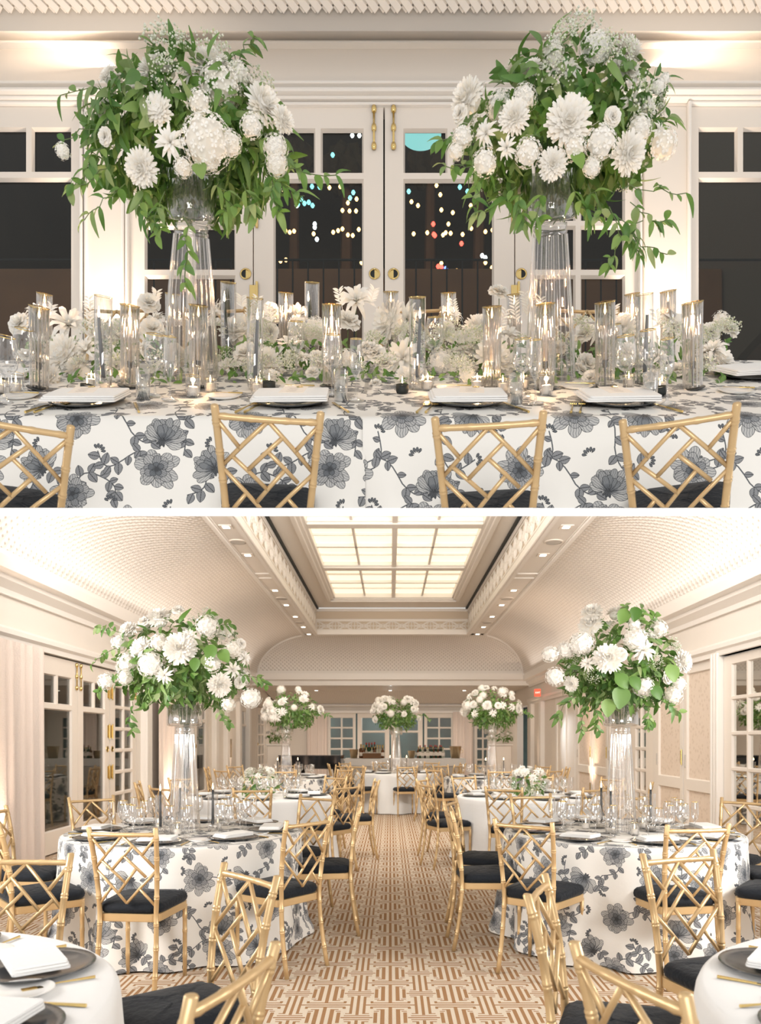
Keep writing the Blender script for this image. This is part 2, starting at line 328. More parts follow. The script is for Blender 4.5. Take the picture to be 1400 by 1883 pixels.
# ================================================================== LARGE STRUCTURE
def leaf(name, M, w, h, panes, pmat='pane', fmat='paint', t=.05, back=None):
    """a glazed or panelled door leaf: frame with recessed panes, each pane a child"""
    root = link(name, None, M=M, kind='structure')
    xs = sorted({0, w, *[p[0] for p in panes], *[p[1] for p in panes]}); zs = sorted({0, h, *[p[2] for p in panes], *[p[3] for p in panes]})
    fr = MB()
    zz = zs
    for j in range(len(zz)-1):
        run = None
        for i in range(len(xs)-1):
            cx, cz = (xs[i]+xs[i+1])/2, (zz[j]+zz[j+1])/2
            solid = not any(p[0] < cx < p[1] and p[2] < cz < p[3] for p in panes)
            if solid: run = [xs[i], xs[i+1]] if run is None else [run[0], xs[i+1]]
            if (not solid or i == len(xs)-2) and run: fr.box(run[0], run[1], 0, t, zz[j], zz[j+1]); run = None
    for p in panes:                                     # chamfered glazing bead
        a, b, c, d = p; q = .014
        fr.ext([(a, 0.0), (a, .03), (a+q, .03)], 'z', c, d); fr.ext([(b, 0.0), (b, .03), (b-q, .03)], 'z', c, d)
        fr.add([(a, 0, c), (b, 0, c), (b, .03, c), (a, .03, c), (a, .03, c+q), (b, .03, c+q)], [(0, 1, 5, 4), (2, 3, 4, 5)])
        fr.add([(a, 0, d), (b, 0, d), (b, .03, d), (a, .03, d), (a, .03, d-q), (b, .03, d-q)], [(0, 4, 5, 1), (2, 5, 4, 3)])
    link('door_frame', fr.mesh('door_frame', M_[fmat]), root)
    for p in panes:
        m = MB().box(p[0], p[1], .03, .038, p[2], p[3]); link('pane', m.mesh('pane', M_[pmat]), root)
    return root
def grid(x0, x1, z0, z1, nx, nz, b=.03):
    r = []; W_ = (x1-x0-b*(nx-1))/nx; H_ = (z1-z0-b*(nz-1))/nz
    for i in range(nx):
        for j in range(nz): r.append((x0+i*(W_+b), x0+i*(W_+b)+W_, z0+j*(H_+b), z0+j*(H_+b)+H_))
    return r
pull_me = MB().lathe([(.044, 0), (.046, .006), (.036, .010), (.034, .002)], 24).mesh('door_pull', M_['brass'], True)
cup_me = MB().add([(.034*math.cos(a*PI/12), .034*math.sin(a*PI/12), .003) for a in range(-6, 7)], [tuple(range(13))]).mesh('cup', M_['dark'])
cup2_me = MB().lathe([(0.0005, .001), (.034, .001)], 16).mesh('cup_back', M_['brass'])
def pull(root, x, z, flip=1, s=1):
    Mx = Matrix.Translation((x, 0, z)) @ Matrix.Rotation(PI/2, 4, 'X') @ Matrix.Scale(s, 4)
    o = link('door_pull', pull_me, root, Mx); link('cup', cup_me, o, Matrix.Rotation(0 if flip > 0 else PI, 4, 'Z')); link('cup_back', cup2_me, o)
bolt_mb = MB().tube([(0, -.018, 0), (0, -.018, -.33)], .009, 8)
for z in (0, -.15, -.3): bolt_mb.lathe([(.001, z-.03), (.018, z-.022), (.022, z), (.018, z+.022), (.001, z+.03)], 10, c=(0, -.014))
bolt_me = bolt_mb.mesh('surface_bolt', M_['brass'], True)
hinge_mb = MB().bbox(-.03, .03, -.008, 0, -.09, .09, .004).tube([(.03, -.012, -.11), (.03, -.012, .11)], .011, 8)
hinge_me = hinge_mb.mesh('hinge', M_['brass'])

# ------------------------------ upper room: back wall, drawn at 6 m from the lens plane
D0 = 6.0
def WX(px): return (px-VX)*D0/F
def WZ(py): return EYE+(VY-py)*D0/F
def rect(mb, p0, p1, q0, q1, out=0.0, th=.12, c=.008): mb.bbox(WX(p0), WX(p1), D0-out, D0+th, WZ(q1), WZ(q0), c)
wall = MB()
for a, b in ((158, 232), (1184, 1264)): rect(wall, a, b, 196.5, 760, .006)
rect(wall, -300, 1700, -40, 197); 
for a, b in ((-300, -120), (1545, 1750)): rect(wall, a, b, 196.5, 760)
struct('wall_back', wall, M_['paint'])
tr = MB()
for (q0, q1, o) in ((47, 56, .30), (56, 70, .22), (70, 74, .10), (86, 90, .06), (161, 166, .07), (166, 172, .04), (178, 184, .09), (184, 190, .05)):
    rect(tr, -300, 1700, q0, q1, o)
struct('trim_1', tr, M_['trimw'])
tr = MB(); rect(tr, -300, 1700, 24, 47, .42, .12); struct('trim_2', tr, M_['paint'])
tr = MB()
for x in (228, 236, 1176, 1266, 152, 161): rect(tr, x-3, x+3, 192, 760, .045)
rect(tr, 236, 470, 197, 203, .02); rect(tr, 470, 945, 193, 198, .035); rect(tr, 945, 1178, 197, 203, .02); rect(tr, 1266, 1700, 190, 196, .03); rect(tr, -300, 152, 190, 196, .03)
struct('trim_3', tr, M_['trimw'])
def uleaf(n, p0, p1, panes, q0=197, q1=765):
    x0 = WX(p0); z0 = WZ(q1)
    pp = [(WX(a)-x0, WX(b)-x0, WZ(d)-z0, WZ(c)-z0) for a, b, c, d in panes]
    return leaf('door_%d' % n, T(x0, D0+.0, z0), WX(p1)-x0, WZ(q0)-z0, pp), x0, z0
dl, x0, z0 = uleaf(1, 467, 705, [(503, 580, 236, 318), (590, 669, 236, 318), (503, 669, 329, 735)])
pull(dl, WX(689)-x0, WZ(504)-z0, -1); link('surface_bolt', bolt_me, dl, T(WX(688)-x0, 0, WZ(203)-z0))
dr, x0, z0 = uleaf(2, 708, 946, [(742, 823, 236, 318), (833, 909, 236, 318), (742, 909, 329, 735)])
pull(dr, WX(724)-x0, WZ(504)-z0, 1); link('surface_bolt', bolt_me, dr, T(WX(724)-x0, 0, WZ(203)-z0))
sl, x0, z0 = uleaf(3, 236, 465, [(a, b, c, d) for a, b in ((266, 345), (354, 433)) for c, d in ((236, 318), (326, 406), (415, 496), (506, 584), (592, 735))])
pull(sl, WX(452)-x0, WZ(504)-z0, -1)
for q in (395, 545): link('hinge', hinge_me, sl, T(WX(466)-x0, 0, WZ(q)-z0))
sr, x0, z0 = uleaf(4, 948, 1176, [(a, b, c, d) for a, b in ((983, 1059), (1068, 1150)) for c, d in ((236, 318), (326, 406), (415, 496), (506, 584), (592, 735))])
pull(sr, WX(959)-x0, WZ(504)-z0, 1)
for q in (395, 545): link('hinge', hinge_me, sr, T(WX(947)-x0, 0, WZ(q)-z0))
uleaf(5, -120, 151, [(-85, -38, 234, 316), (-30, 48, 234, 316), (58, 131, 234, 316), (-85, 131, 327, 735)])
uleaf(6, 1267, 1545, [(1285, 1357, 234, 316), (1367, 1440, 234, 316), (1450, 1520, 234, 316), (1285, 1520, 327, 735)])
# crossed slats of the lattice ceiling, each slat its own piece
lat = link('ceiling', None, kind='structure')
slm = MB().bbox(-.024, .024, -.006, .006, -.34, .34, .003).mesh('lattice_slat', M_['paint'])
pb = MB().box(-4.6, 4.6, 0, .01, -.36, .36).mesh('lattice_backing', M_['speaker'])
LM = Matrix.Translation((0, D0-.66, 7.015)) @ Matrix.Rotation(math.radians(52), 4, 'X')
link('lattice_backing', pb, lat, LM @ Matrix.Translation((0, .05, 0)))
for i in range(-52, 53):
    for s in (-1, 1):
        link('lattice_slat', slm, lat, LM @ Matrix.Translation((i*.085, s*.007, 0)) @ Matrix.Rotation(s*PI/4, 4, 'Y'))
# night terrace behind the upper doors, with an added dark box blocking world light
g = MB().box(-9, 9, 15, 15.3, 8, 16); struct('wall_night_hedge', g, M_['night'])
g = MB().add([(-9, 6.2, 4.36), (9, 6.2, 4.36), (9, 15, 10.3), (-9, 15, 10.3), (-9, 6.2, 4.3), (9, 6.2, 4.3), (9, 15, 10.2), (-9, 15, 10.2)], [(0, 1, 2, 3), (7, 6, 5, 4), (0, 4, 5, 1), (1, 5, 6, 2), (2, 6, 7, 3), (3, 7, 4, 0)]); struct('floor_terrace', g, M_['ground'])
g = MB().box(-9, 9, 6.25, 15, 14, 14.2); struct('ceiling_night_blocker', g, M_['night'])
for i, x in enumerate((-6.2, 6.0)): struct('wall_night_%s' % ('left', 'right')[i], MB().box(x, x+.2, 6.25, 15, 3.8, 14), M_['night'])
g = MB().bbox(-9, 3.6, 8.0, 8.2, 5.4, EYE+(VY-492)*8/F, .02); struct('wall_terrace', g, M_['wbrown'])
# hallway seen through the right hand door
hall = MB().box(3.7, 7, 9.6, 9.7, 6.4, 11); hall.box(3.62, 3.72, 6.6, 9.7, 5.4, 11); struct('wall_hall', hall, M_['hall'])
xh = (1316-VX)*9.4/F
leaf('door_7', T(xh, 9.4, EYE+(VY-640)*9.4/F), .62, 2.45, grid(.05, .57, .75, 2.3, 3, 5, .035), 'pane', 'hall')
railm = MB().tube([(-6, 7.2, EYE+(VY-478)*7.2/F), (6, 7.2, EYE+(VY-478)*7.2/F)], .012, 6)
rl = thing('terrace_railing', 'black iron railing seen outside through the centre glass doors', 'railing')
link('top_rail', railm.mesh('top_rail', M_['dark']), rl)
bal = MB().tube([(0, 7.2, 5.03), (0, 7.2, EYE+(VY-478)*7.2/F)], .008, 6).mesh('baluster', M_['dark'])
for i in range(34): link('baluster', bal, rl, T(-2.6+i*.15, 0, 0))
lm = {}
for nm, c, e in (('amber', (1, .55, .18), 5), ('red', (1, .06, .04), 5), ('teal', (.25, .8, .85), 1.6), ('blue', (.1, .2, 1), 4), ('white', (.8, .95, 1), 4)):
    lm[nm] = MB().lathe([(.001, -1), (.6, -.8), (1, 0), (.6, .8), (.001, 1)], 8).mesh('lamp_globe', mat(nm+'_lamp', c, .5, emis=(c, e)), True)
BK = [('amber', *p) for p in ((525, 424), (533, 427), (541, 425), (577, 430), (613, 427), (622, 424), (630, 421), (640, 432), (649, 433), (660, 422), (606, 345), (626, 343), (630, 387), (643, 388), (655, 388), (640, 373), (656, 366), (516, 480), (526, 478), (665, 483), (757, 371), (769, 378), (812, 386), (833, 391), (825, 412), (761, 430), (786, 428), (815, 432), (820, 428), (829, 429), (851, 431), (867, 420), (893, 426), (906, 423), (810, 358), (803, 341), (866, 378), (893, 483), (812, 484), (840, 498), (905, 492))]
BK += [('red', *p) for p in ((797, 412), (798, 431), (800, 433), (849, 448), (806, 490), (812, 491), (818, 503), (833, 516), (843, 516), (846, 526), (852, 526), (859, 526), (846, 533), (860, 533), (808, 542), (870, 500))]
BK += [('teal', *p) for p in ((574, 343), (588, 344), (554, 366), (560, 374), (568, 372), (548, 376), (650, 354), (644, 364), (752, 352), (860, 352), (797, 534), (846, 344), (575, 378))]
BK += [('blue', 820, 494), ('white', 579, 412), ('white', 579, 418), ('white', 648, 249), ('white', 661, 249), ('white', 887, 470), ('white', 893, 474), ('white', 583, 440), ('teal', 612, 285), ('white', 546, 378), ('amber', 1313, 400), ('amber', 1343, 402), ('amber', 1376, 398), ('amber', 1313, 435), ('amber', 1343, 433), ('amber', 1317, 306), ('amber', 440, 433), ('amber', 425, 395)]
for i, (c, px, py) in enumerate(BK):
    d = 11.5 if px < 1300 else 9.56; s = {'amber': .030, 'red': .034, 'teal': .034, 'blue': .034, 'white': .032}[c]*(d/11.5)
    P = Vector(((px-VX)*d/F, d, EYE+(VY-py)*d/F))
    side = 'left centre' if px < 700 else ('right centre' if px < 1000 else 'far right')
    o = link('street_light', lm[c]); o.matrix_world = Matrix.Translation(P) @ Matrix.Scale(s, 4)
    tag(o, 'small round %s night light beyond the %s glass door' % (c, side), 'light', '%s night lights beyond the %s door' % (c, side))
o = link('teal_reflection', MB().lathe([(.001, 1), (.7, .7), (1, -.2), (.001, -.2)], 32).mesh('teal_reflection', mat('teal_reflection_glow', (.2, .6, .6), .5, emis=((.30, .75, .74), .8)), True)); o.matrix_world = Matrix.Translation(((775-VX)*10/F, 10, EYE+(VY-247)*10/F)) @ Matrix.Diagonal((.27, .27, .06, 1))  # glowing disc stands in for a teal reflection in the pane
tag(o, 'teal glowing disc standing in for a reflection, right centre door top pane', 'reflection')
# glossy dark tree crowns beyond the doors
tm = bmesh.new(); bmesh.ops.create_icosphere(tm, subdivisions=3, radius=1)
for v in tm.verts: v.co *= 1+.25*math.sin(v.co.x*9)*math.sin(v.co.y*7+v.co.z*8)+random.uniform(-.06, .06)
tree_me = bpy.data.meshes.new('tree_crown'); tm.to_mesh(tree_me); tm.free(); tree_me.materials.append(mat('night_foliage', (.03, .032, .015), .8, var=(4, (.09, .055, .02)), bump=(8, .6)))
tru_me = MB().tube([(0, 0, -3), (0, 0, 0)], [.14, .09], 8).mesh('trunk', M_['wbrown'])
for px, py, s, l in ((540, 300, .36, 'dark rounded tree beyond the left centre glass door, upper panes'), (636, 315, .4, 'dark brown tree beyond the left centre glass door beside the bolt stile'), (790, 305, .38, 'dark tree beyond the right centre glass door, left of its muntin'), (880, 300, .4, 'dark tree beyond the right centre glass door behind the tall bouquet')):
    d = 13.6; o = thing('tree', l, 'tree', T((px-VX)*d/F, d, EYE+(VY-py)*d/F, 0, s)); link('crown', tree_me, o); link('trunk', MB().tube([(0, 0, -((EYE+(VY-py)*d/F)-9.36)/s), (.05, 0, -1), (0, 0, 0)], [.3, .22, .12], 8).mesh('trunk', M_['wbrown']), o)
# floor slab between the two rooms: a raked slab with a thin white front edge
s1, s2 = (VY-934.3)/F, (VY-949)/F
def raked(mb, y0, y1, x=5.5):
    mb.add([(-x, y0, EYE+s2*y0), (x, y0, EYE+s2*y0), (x, y1, EYE+s2*y1), (-x, y1, EYE+s2*y1), (-x, y0, EYE+s1*y0), (x, y0, EYE+s1*y0), (x, y1, EYE+s1*y1), (-x, y1, EYE+s1*y1)],
           [(0, 3, 2, 1), (4, 5, 6, 7), (0, 1, 5, 4), (1, 2, 6, 5), (2, 3, 7, 6), (3, 0, 4, 7)])
mb = MB(); raked(mb, 2.2, 6.0); struct('floor_upper', mb, M_['whitecap'])

# ------------------------------ lower room
XL, XR = -4.15, 4.15; ZC = 3.37; ZS = 4.32; YE = 22.0
fl = MB().box(-6, 6, .3, 27.5, -.1, 0); struct('floor', fl, M_['carpet'])
def run(name, poly, mt, y0, y1, smooth=False): return struct(name, MB().ext(poly, 'y', y0, y1), M_[mt], smooth)
# poly is (x, z)
for sgn, nm in ((-1, 'left'), (1, 'right')):
    X = 4.15*sgn; y0 = 6.6
    w = MB().ext([(X, 2.46), (X+.2*sgn, 2.46), (X+.2*sgn, 3.5), (X, 3.5)], 'y', y0, 27)
    spans = ((6.6, 8.58), (12.1, 14.5), (16.85, 20.5), (21.8, 23.0), (24.6, 27)) if sgn < 0 else ((11.55, 11.7), (12.85, 13.0), (16.45, 16.55), (18.6, 22.4), (24.2, 27))
    for a, b in spans: w.box(X, X+.2*sgn, a, b, 0, 2.46)
    struct('wall_'+nm, w, M_['cream'])
    def q(dx, z): return (X-dx*sgn, z)
    run('trim_%d' % (4 if sgn < 0 else 5), [q(0, 2.46), q(.05, 2.46), q(.05, 2.52), q(.09, 2.55), q(.09, 2.60), q(.03, 2.64), q(0, 2.64)], 'trimw', y0, YE)
    run('trim_%d' % (6 if sgn < 0 else 7), [q(0, 2.97), q(.04, 2.97), q(.05, 3.03), q(.14, 3.10), q(.14, 3.15), q(.24, 3.17), q(.24, 3.30), q(.20, 3.31), q(.20, ZC), q(0, ZC)], 'trimw', y0, YE)
    run('baseboard_'+nm, [q(0, 0), q(.025, 0), q(.025, .14), q(.01, .17), q(0, .17)], 'trimw', y0 if sgn < 0 else 11.55, 8.5 if sgn < 0 else 11.7)
OUT = {-1: 2.44, 1: 2.66}; INN = {-1: 2.03, 1: 2.13}; YF = 20.25; YH = 20.5
NT = 14
for sgn, nm in ((-1, 'left'), (1, 'right')):           # coved lattice vault, with mitred far end
    vs, fs, uv = [], [], []; R = 3.95-OUT[sgn]; R2 = ZS-ZC; ry = YE-YH
    L_ = 0; pp = None
    for i in range(NT+1):
        th = i/NT*PI/2; x = OUT[sgn]+R*math.cos(th); z = ZC+R2*math.sin(th); ye = YH+ry*math.cos(th)
        if pp: L_ += math.hypot(x-pp[0], z-pp[1])
        pp = (x, z)
        for y in (6.6, ye): vs.append((sgn*x, y, z)); uv.append((L_, y))
    for i in range(NT): fs.append((2*i, 2*i+1, 2*i+3, 2*i+2))
    m = MB(); m.v, m.f = vs, fs; struct('ceiling_vault_'+nm, m, M_['lattice'], True, uv=uv)
vs, fs, uv = [], [], []; L_ = 0; pp = None
for i in range(NT+1):
    th = i/NT*PI/2; y = YH+(YE-YH)*math.cos(th); z = ZC+(ZS-ZC)*math.sin(th)
    xl = -(OUT[-1]+(3.95-OUT[-1])*math.cos(th)); xr = OUT[1]+(3.95-OUT[1])*math.cos(th)
    if pp: L_ += math.hypot(y-pp[0], z-pp[1])
    pp = (y, z)
    for x in (xl, xr): vs.append((x, y, z)); uv.append((x, L_))
for i in range(NT): fs.append((2*i, 2*i+1, 2*i+3, 2*i+2))
m = MB(); m.v, m.f = vs, fs; struct('ceiling_vault_end', m, M_['lattice'], True, uv=uv)
m = MB().tube([(-(OUT[-1]+(3.95-OUT[-1])*math.cos(t)), YH+(YE-YH)*math.cos(t), ZC+(ZS-ZC)*math.sin(t)-.01) for t in np.linspace(0, PI/2, 12)], .035, 6)
m.tube([(OUT[1]+(3.95-OUT[1])*math.cos(t), YH+(YE-YH)*math.cos(t), ZC+(ZS-ZC)*math.sin(t)-.01) for t in np.linspace(0, PI/2, 12)], .035, 6)
struct('trim_8', m, M_['trimw'])
m = MB().ext([(YE-.15, 3.02), (YE+.25, 3.02), (YE+.25, ZC+.3), (YE+.02, ZC+.3), (YE-.02, ZC), (YE-.24, ZC), (YE-.24, 3.19), (YE-.15, 3.15)], 'x', -4.2, 4.2); struct('trim_9', m, M_['trimw'])
# soffit, frieze, upper panel
for sgn, k in ((-1, 10), (1, 12)):
    a, b = INN[sgn], OUT[sgn]
    m = MB().box(sgn*a, sgn*b, 8.2, YH, ZS, ZS+.05); struct('ceiling_soffit_'+('left' if sgn < 0 else 'right'), m, M_['plaster'])
    m = MB()
    for u, v, h in ((a, a+.06, .03), (a+.06, a+.085, .015), (b-.07, b, .035), (b-.095, b-.07, .015)): m.bbox(sgn*u, sgn*v, 8.2, YH, ZS-h, ZS, .008)
    for y in (12.9, 13.25): m.bbox(sgn*(a+.08), sgn*(b-.08), y-.03, y+.03, ZS-.02, ZS, .006)
    struct('trim_%d' % k, m, M_['trimw'])
    m = MB().box(sgn*(a+.03), sgn*a, 9.0, YF, ZS, 5.0); fz = struct('wall_frieze_'+('left' if sgn < 0 else 'right'), m, M_['tan'])
    m = MB().box(sgn*a, sgn*(a-.07), 9.0, YF, 4.98, 5.03); struct('trim_%d' % (k+1), m, M_['dark'])
    m = MB().bbox(sgn*a, sgn*(a-.035), 9.0, YF, ZS-.03, ZS+.10, .01).bbox(sgn*a, sgn*(a-.03), 9.0, YF, 4.90, 4.98, .008); struct('trim_%d' % (k+10), m, M_['trimw'])
m = MB().box(-INN[-1], INN[1], YF, YH, ZS, 5.0).box(-OUT[-1], OUT[1], YF, YH, ZS-.0, ZS+.05); fzb = struct('wall_frieze_end', m, M_['tan'])
m = MB().bbox(-INN[-1], INN[1], YF-.03, YH, ZS-.03, ZS+.12, .01).bbox(-INN[-1], INN[1], YF-.03, YF, 4.66, 4.72, .008).bbox(-INN[-1], INN[1], YF-.05, YF, 4.92, 5.0, .008); struct('trim_14', m, M_['trimw'])
# fretwork panels: frame, diagonals and interlaced arcs
fw = MB(); w2, h2 = .25, .125
def bar(p, q, r=.013): fw.tube([(p[0], 0, p[1]), (q[0], 0, q[1])], r, 5, False)
for p, q in (((-w2, -h2), (w2, h2)), ((-w2, h2), (w2, -h2)), ((-w2, 0), (w2, 0)), ((-w2, -h2), (w2, -h2)), ((-w2, h2), (w2, h2)), ((-w2, -h2), (-w2, h2))): bar(p, q)
for s in (-1, 1):
    fw.tube([(.20*math.sin(t), 0, s*(-h2+.17*math.cos(t)-.0)) for t in np.linspace(-1.25, 1.25, 9)], .012, 5, False)
    fw.tube([(s*(w2-.20*math.cos(t)), 0, .11*math.sin(t)) for t in np.linspace(-1.5, 1.5, 9)], .012, 5, False)
fret = fw.mesh('fret_panel', M_['trimw'])
for i in range(8): link('fret_panel', fret, fzb, Matrix.Translation((-INN[-1]+.27+i*.52, YF-.012, 4.53)) @ Matrix.Scale(1.03, 4))
for sgn, nm in ((-1, 'left'), (1, 'right')):
    p = bpy.data.objects['wall_frieze_'+nm]
    for i in range(22): link('fret_panel', fret, p, Matrix.Translation((sgn*(INN[sgn]-.012), 9.3+i*.5, 4.66)) @ Matrix.Rotation(PI/2, 4, 'Z') @ Matrix.Diagonal((1, 1, 1.6, 1)))
X0, X1 = -1.56, 1.72; Y1 = 19.2
m = MB().box(-INN[-1]+.07, X0, 9.0, YF, 5.03, 5.08).box(X1, INN[1]-.07, 9.0, YF, 5.03, 5.08).box(X0, X1, Y1, YF, 5.03, 5.08); struct('ceiling_upper', m, M_['plaster'])
m = MB()
for e, z in ((0, 4.99), (.07, 5.03), (.12, 5.07)):
    m.bbox(X0+e-.07, X0+e+.02, 9.2, Y1, z, 5.2, .01); m.bbox(X1-e-.02, X1-e+.07, 9.2, Y1, z, 5.2, .01); m.bbox(X0, X1, Y1-e-.02, Y1-e+.07, z, 5.2, .01)
struct('trim_15', m, M_['trimw'])
sky = link('ceiling_skylight', None, kind='structure')
XA, XB = X0+.14, X1-.14; ybeams = [19.06, 15.85, 12.65, 9.45]; xs4 = [XA, XA+.76, .08, XB-.76, XB]
bm_ = MB()
for y in ybeams[1:4]:
    bm_.bbox(XA, XB, y-.13, y+.13, 5.06, 5.2, .01); bm_.bbox(XA, XB, y-.17, y+.17, 5.10, 5.16, .01)
bm_.bbox(.03, .13, 9.4, 19.06, 5.08, 5.2, .01)
for x in (xs4[1], xs4[3]): bm_.bbox(x-.025, x+.025, 9.4, 19.06, 5.12, 5.2, .006)
for i in range(3):
    a, b = ybeams[i+1]+.15, ybeams[i]-.15 if i else ybeams[i]
    for k in range(1, 4):
        y = a+(b-a)*k/4; w_ = .04 if k == 2 else .018; bm_.bbox(XA, XB, y-w_, y+w_, 5.12 if k == 2 else 5.15, 5.2, .005)
    for c in range(4):
        for k in range(4):
            y0_, y1_ = a+(b-a)*k/4, a+(b-a)*(k+1)/4
            link('skylight_pane', MB().box(xs4[c], xs4[c+1], y0_, y1_, 5.19, 5.21).mesh('skylight_pane', M_['sky_pane']), sky)
link('glazing_bars', bm_.mesh('glazing_bars', M_['trimw']), sky)
# lamps and loudspeakers in the soffit
can = [('housing', MB().bbox(-.09, .09, -.09, .09, -.012, 0, .004).mesh('housing', M_['paint'])), ('lens', MB().box(-.045, .045, -.05, .05, -.016, -.004).mesh('lens', M_['downlight']))]
spk = [('grille', MB().lathe([(.001, -.014), (.10, -.014), (.12, -.01)], 24).mesh('grille', M_['speaker'])), ('rim', MB().lathe([(.12, -.016), (.14, -.012), (.14, 0)], 24).mesh('rim', M_['paint']))]
words = ['nearest', 'second nearest', 'third nearest', 'fourth nearest', 'fifth nearest', 'second farthest', 'farthest']
for sgn, nm in ((-1, 'left'), (1, 'right')):
    xm = sgn*(INN[sgn]+OUT[sgn])/2
    for i, y in enumerate((10.07, 11.6, 14.35, 15.9, 17.4, 19.0, 20.3)):
        inst(can, 'downlight', '%s square recessed downlight in the %s ceiling soffit' % (words[i], nm), 'downlight', T(xm, y, ZS), 'soffit downlights')
        if i < 6: lamp('downlight_beam', 'SPOT', (xm, y, ZS-.03), 60, (1, .90, .80), (xm*.85, y, 0), spot_size=1.9, spot_blend=.8, shadow_soft_size=.05)
    for i, y in enumerate((10.84, 15.2, 18.3)):
        inst(spk, 'ceiling_speaker', '%s round grey ceiling loudspeaker in the %s soffit' % (('nearest', 'middle', 'farthest')[i], nm), 'speaker', T(xm, y, ZS), 'soffit loudspeakers')
inst(can, 'downlight', 'square recessed downlight alone in the middle of the far soffit', 'downlight', T(.05, 20.37, ZS))
# left wall doors (local x runs away from the camera)
ML = lambda y: Matrix.Translation((XL, y, 0.02)) @ Matrix.Rotation(PI/2, 4, 'Z')
MR = lambda y: Matrix.Translation((XR, y, 0.02)) @ Matrix.Rotation(-PI/2, 4, 'Z')
def two(w): return [(.17, w/2-.02, 1.84, 2.2), (w/2+.02, w-.17, 1.84, 2.2), (.17, w-.17, .27, 1.78)]
n = 8
for y, w, pn, pl in ((8.62, 1.2, two(1.2), (.08, 1)), (9.83, 1.1, two(1.1), (1.02, -1)), (10.96, 1.12, grid(.2, .95, .27, 2.2, 2, 6, .035), (.08, 1)), (14.55, 1.1, two(1.1), (1.02, -1)), (15.7, 1.1, two(1.1), (.08, 1)), (20.55, 1.2, two(1.2), (.1, 1)), (23.1, 1.4, grid(.15, 1.25, .27, 2.2, 2, 6), (.1, 1))):
    o = leaf('door_%d' % n, ML(y), w, 2.42, pn, 'pane'); n += 1
    pull(o, pl[0], 1.26, pl[1], 1.0)
    if n < 12:
        for z in (.45, 1.02, 1.62, 2.2): link('hinge', hinge_me, o, T(.04 if n != 10 else w-.05, 0, z-.1, 0, 1.0))
        link('surface_bolt', bolt_me, o, T(w-.06 if n != 10 else .06, 0, 2.38))
# right wall: mirrored door, damask panels, narrow mirror, uplit panels, pale door
leaf('door_%d' % n, MR(9.2), 2.1, 2.42, [(.2+i*.42, .2+i*.42+.385, .2+j*.43, .2+j*.43+.4) for i in range(4) for j in range(5)], 'mirror'); n += 1
tr = MB()
for y, w in ((9.22, .06), (9.30, .05), (9.38, .05)): tr.bbox(XR-.08, XR+.05, y, y+w, 0, 2.5, .01)
tr.bbox(XR-.06, XR+.05, 7, 9.3, 2.46, 2.56, .01); struct('trim_16', tr, M_['trimw'])
for y1, w in ((10.46, 1.0), (11.55, 1.05), (14.1, 1.08), (15.25, 1.1), (16.45, 1.15)):
    o = leaf('door_%d' % n, MR(y1), w, 2.46, [(.1, w-.1, .85, 2.32), (.1, w-.1, .14, .7)], 'damask', 'cream'); n += 1
    link('handle', MB().bbox(-.02, .02, -.012, 0, -.09, .09, .004).mesh('handle', M_['speaker']), o, T(.05, 0, 1.1))
    for z in (.4, 1.15, 2.1): link('hinge', hinge_me, o, T(w-.05, 0, z))
leaf('door_%d' % n, MR(12.85), 1.15, 2.42, grid(.32, .83, .2, 2.3, 2, 6, .035), 'mirror'); n += 1
leaf('door_%d' % n, MR(18.6), 2.05, 2.46, [(.15, .95, .15, 2.3), (1.1, 1.9, .15, 2.3)], 'paint', 'trimw'); n += 1
tr = MB()
for X in (-4.12, 4.12):
    for y in (12.3, 14.2, 17.2, 18.4, 19.9, 21.3): 
        if X > 0 and y < 18.6: continue
        tr.bbox(X-.08, X+.08, y, y+.28, 0, 2.46, .02)
struct('trim_17', tr, M_['trimw'])
def curtain(name, x, y0, y1, z0, z1, axis='y', par=None, k=16):
    m = MB(); nseg = int((y1-y0)*k*3); cols = []
    for j, z in enumerate((z0, z0+.6, z1-.25, z1-.18, z1)):
        amp = (.045, .035, .022, .03, .012)[j]
        for i in range(nseg+1):
            y = y0+(y1-y0)*i/nseg; d = amp*math.sin(i*2*PI/3*1.02+math.sin(i*.7))
            m.v.append((x+d, y, z) if axis == 'y' else (y, x+d, z))
    for j in range(4):
        for i in range(nseg): a = j*(nseg+1)+i; m.f.append((a, a+1, a+nseg+2, a+nseg+1))
    return link(name, m.mesh(name, M_['curtain'], True))
c = curtain('curtain', -3.98, 6.6, 8.52, .02, 2.46, k=7); tag(c, 'full height cream pleated curtain left of the first glass doors', 'curtain')
c = curtain('curtain', -3.98, 12.72, 14.0, .02, 2.46, k=6); tag(c, 'cream curtain panel lit from below behind the left tall vase', 'curtain')
# alcove beyond
m = MB().box(-4.3, 4.3, YE+.25, 27.2, 3.02, 3.1); o = struct('ceiling_alcove', m, M_['paint'])
m = MB().add([(-4.1, 24.2, 3.02), (4.1, 24.2, 3.02), (4.1, 26.7, 2.72), (-4.1, 26.7, 2.72)], [(0, 1, 2, 3)]); struct('ceiling_alcove_lattice', m, M_['lattice'], uv=[(-4, 0), (4, 0), (4, 2.6), (-4, 2.6)])
fx = lambda px: (px-VX)*27/F
fw_ = MB().box(-4.3, 4.3, 27.04, 27.2, 2.38, 3.1)
for a, b in ((-400, 602), (836, 872), (905, 1400)): fw_.box(max(-4.3, fx(a)), min(4.3, fx(b)), 27.04, 27.2, 0, 2.4)
struct('wall_far', fw_, M_['cream'])
struct('trim_18', MB().bbox(-4.2, 4.2, 26.9, 27.05, 2.38, 2.48, .01).bbox(-4.2, 4.2, 26.85, 27.05, 2.62, 2.74, .02), M_['trimw'])
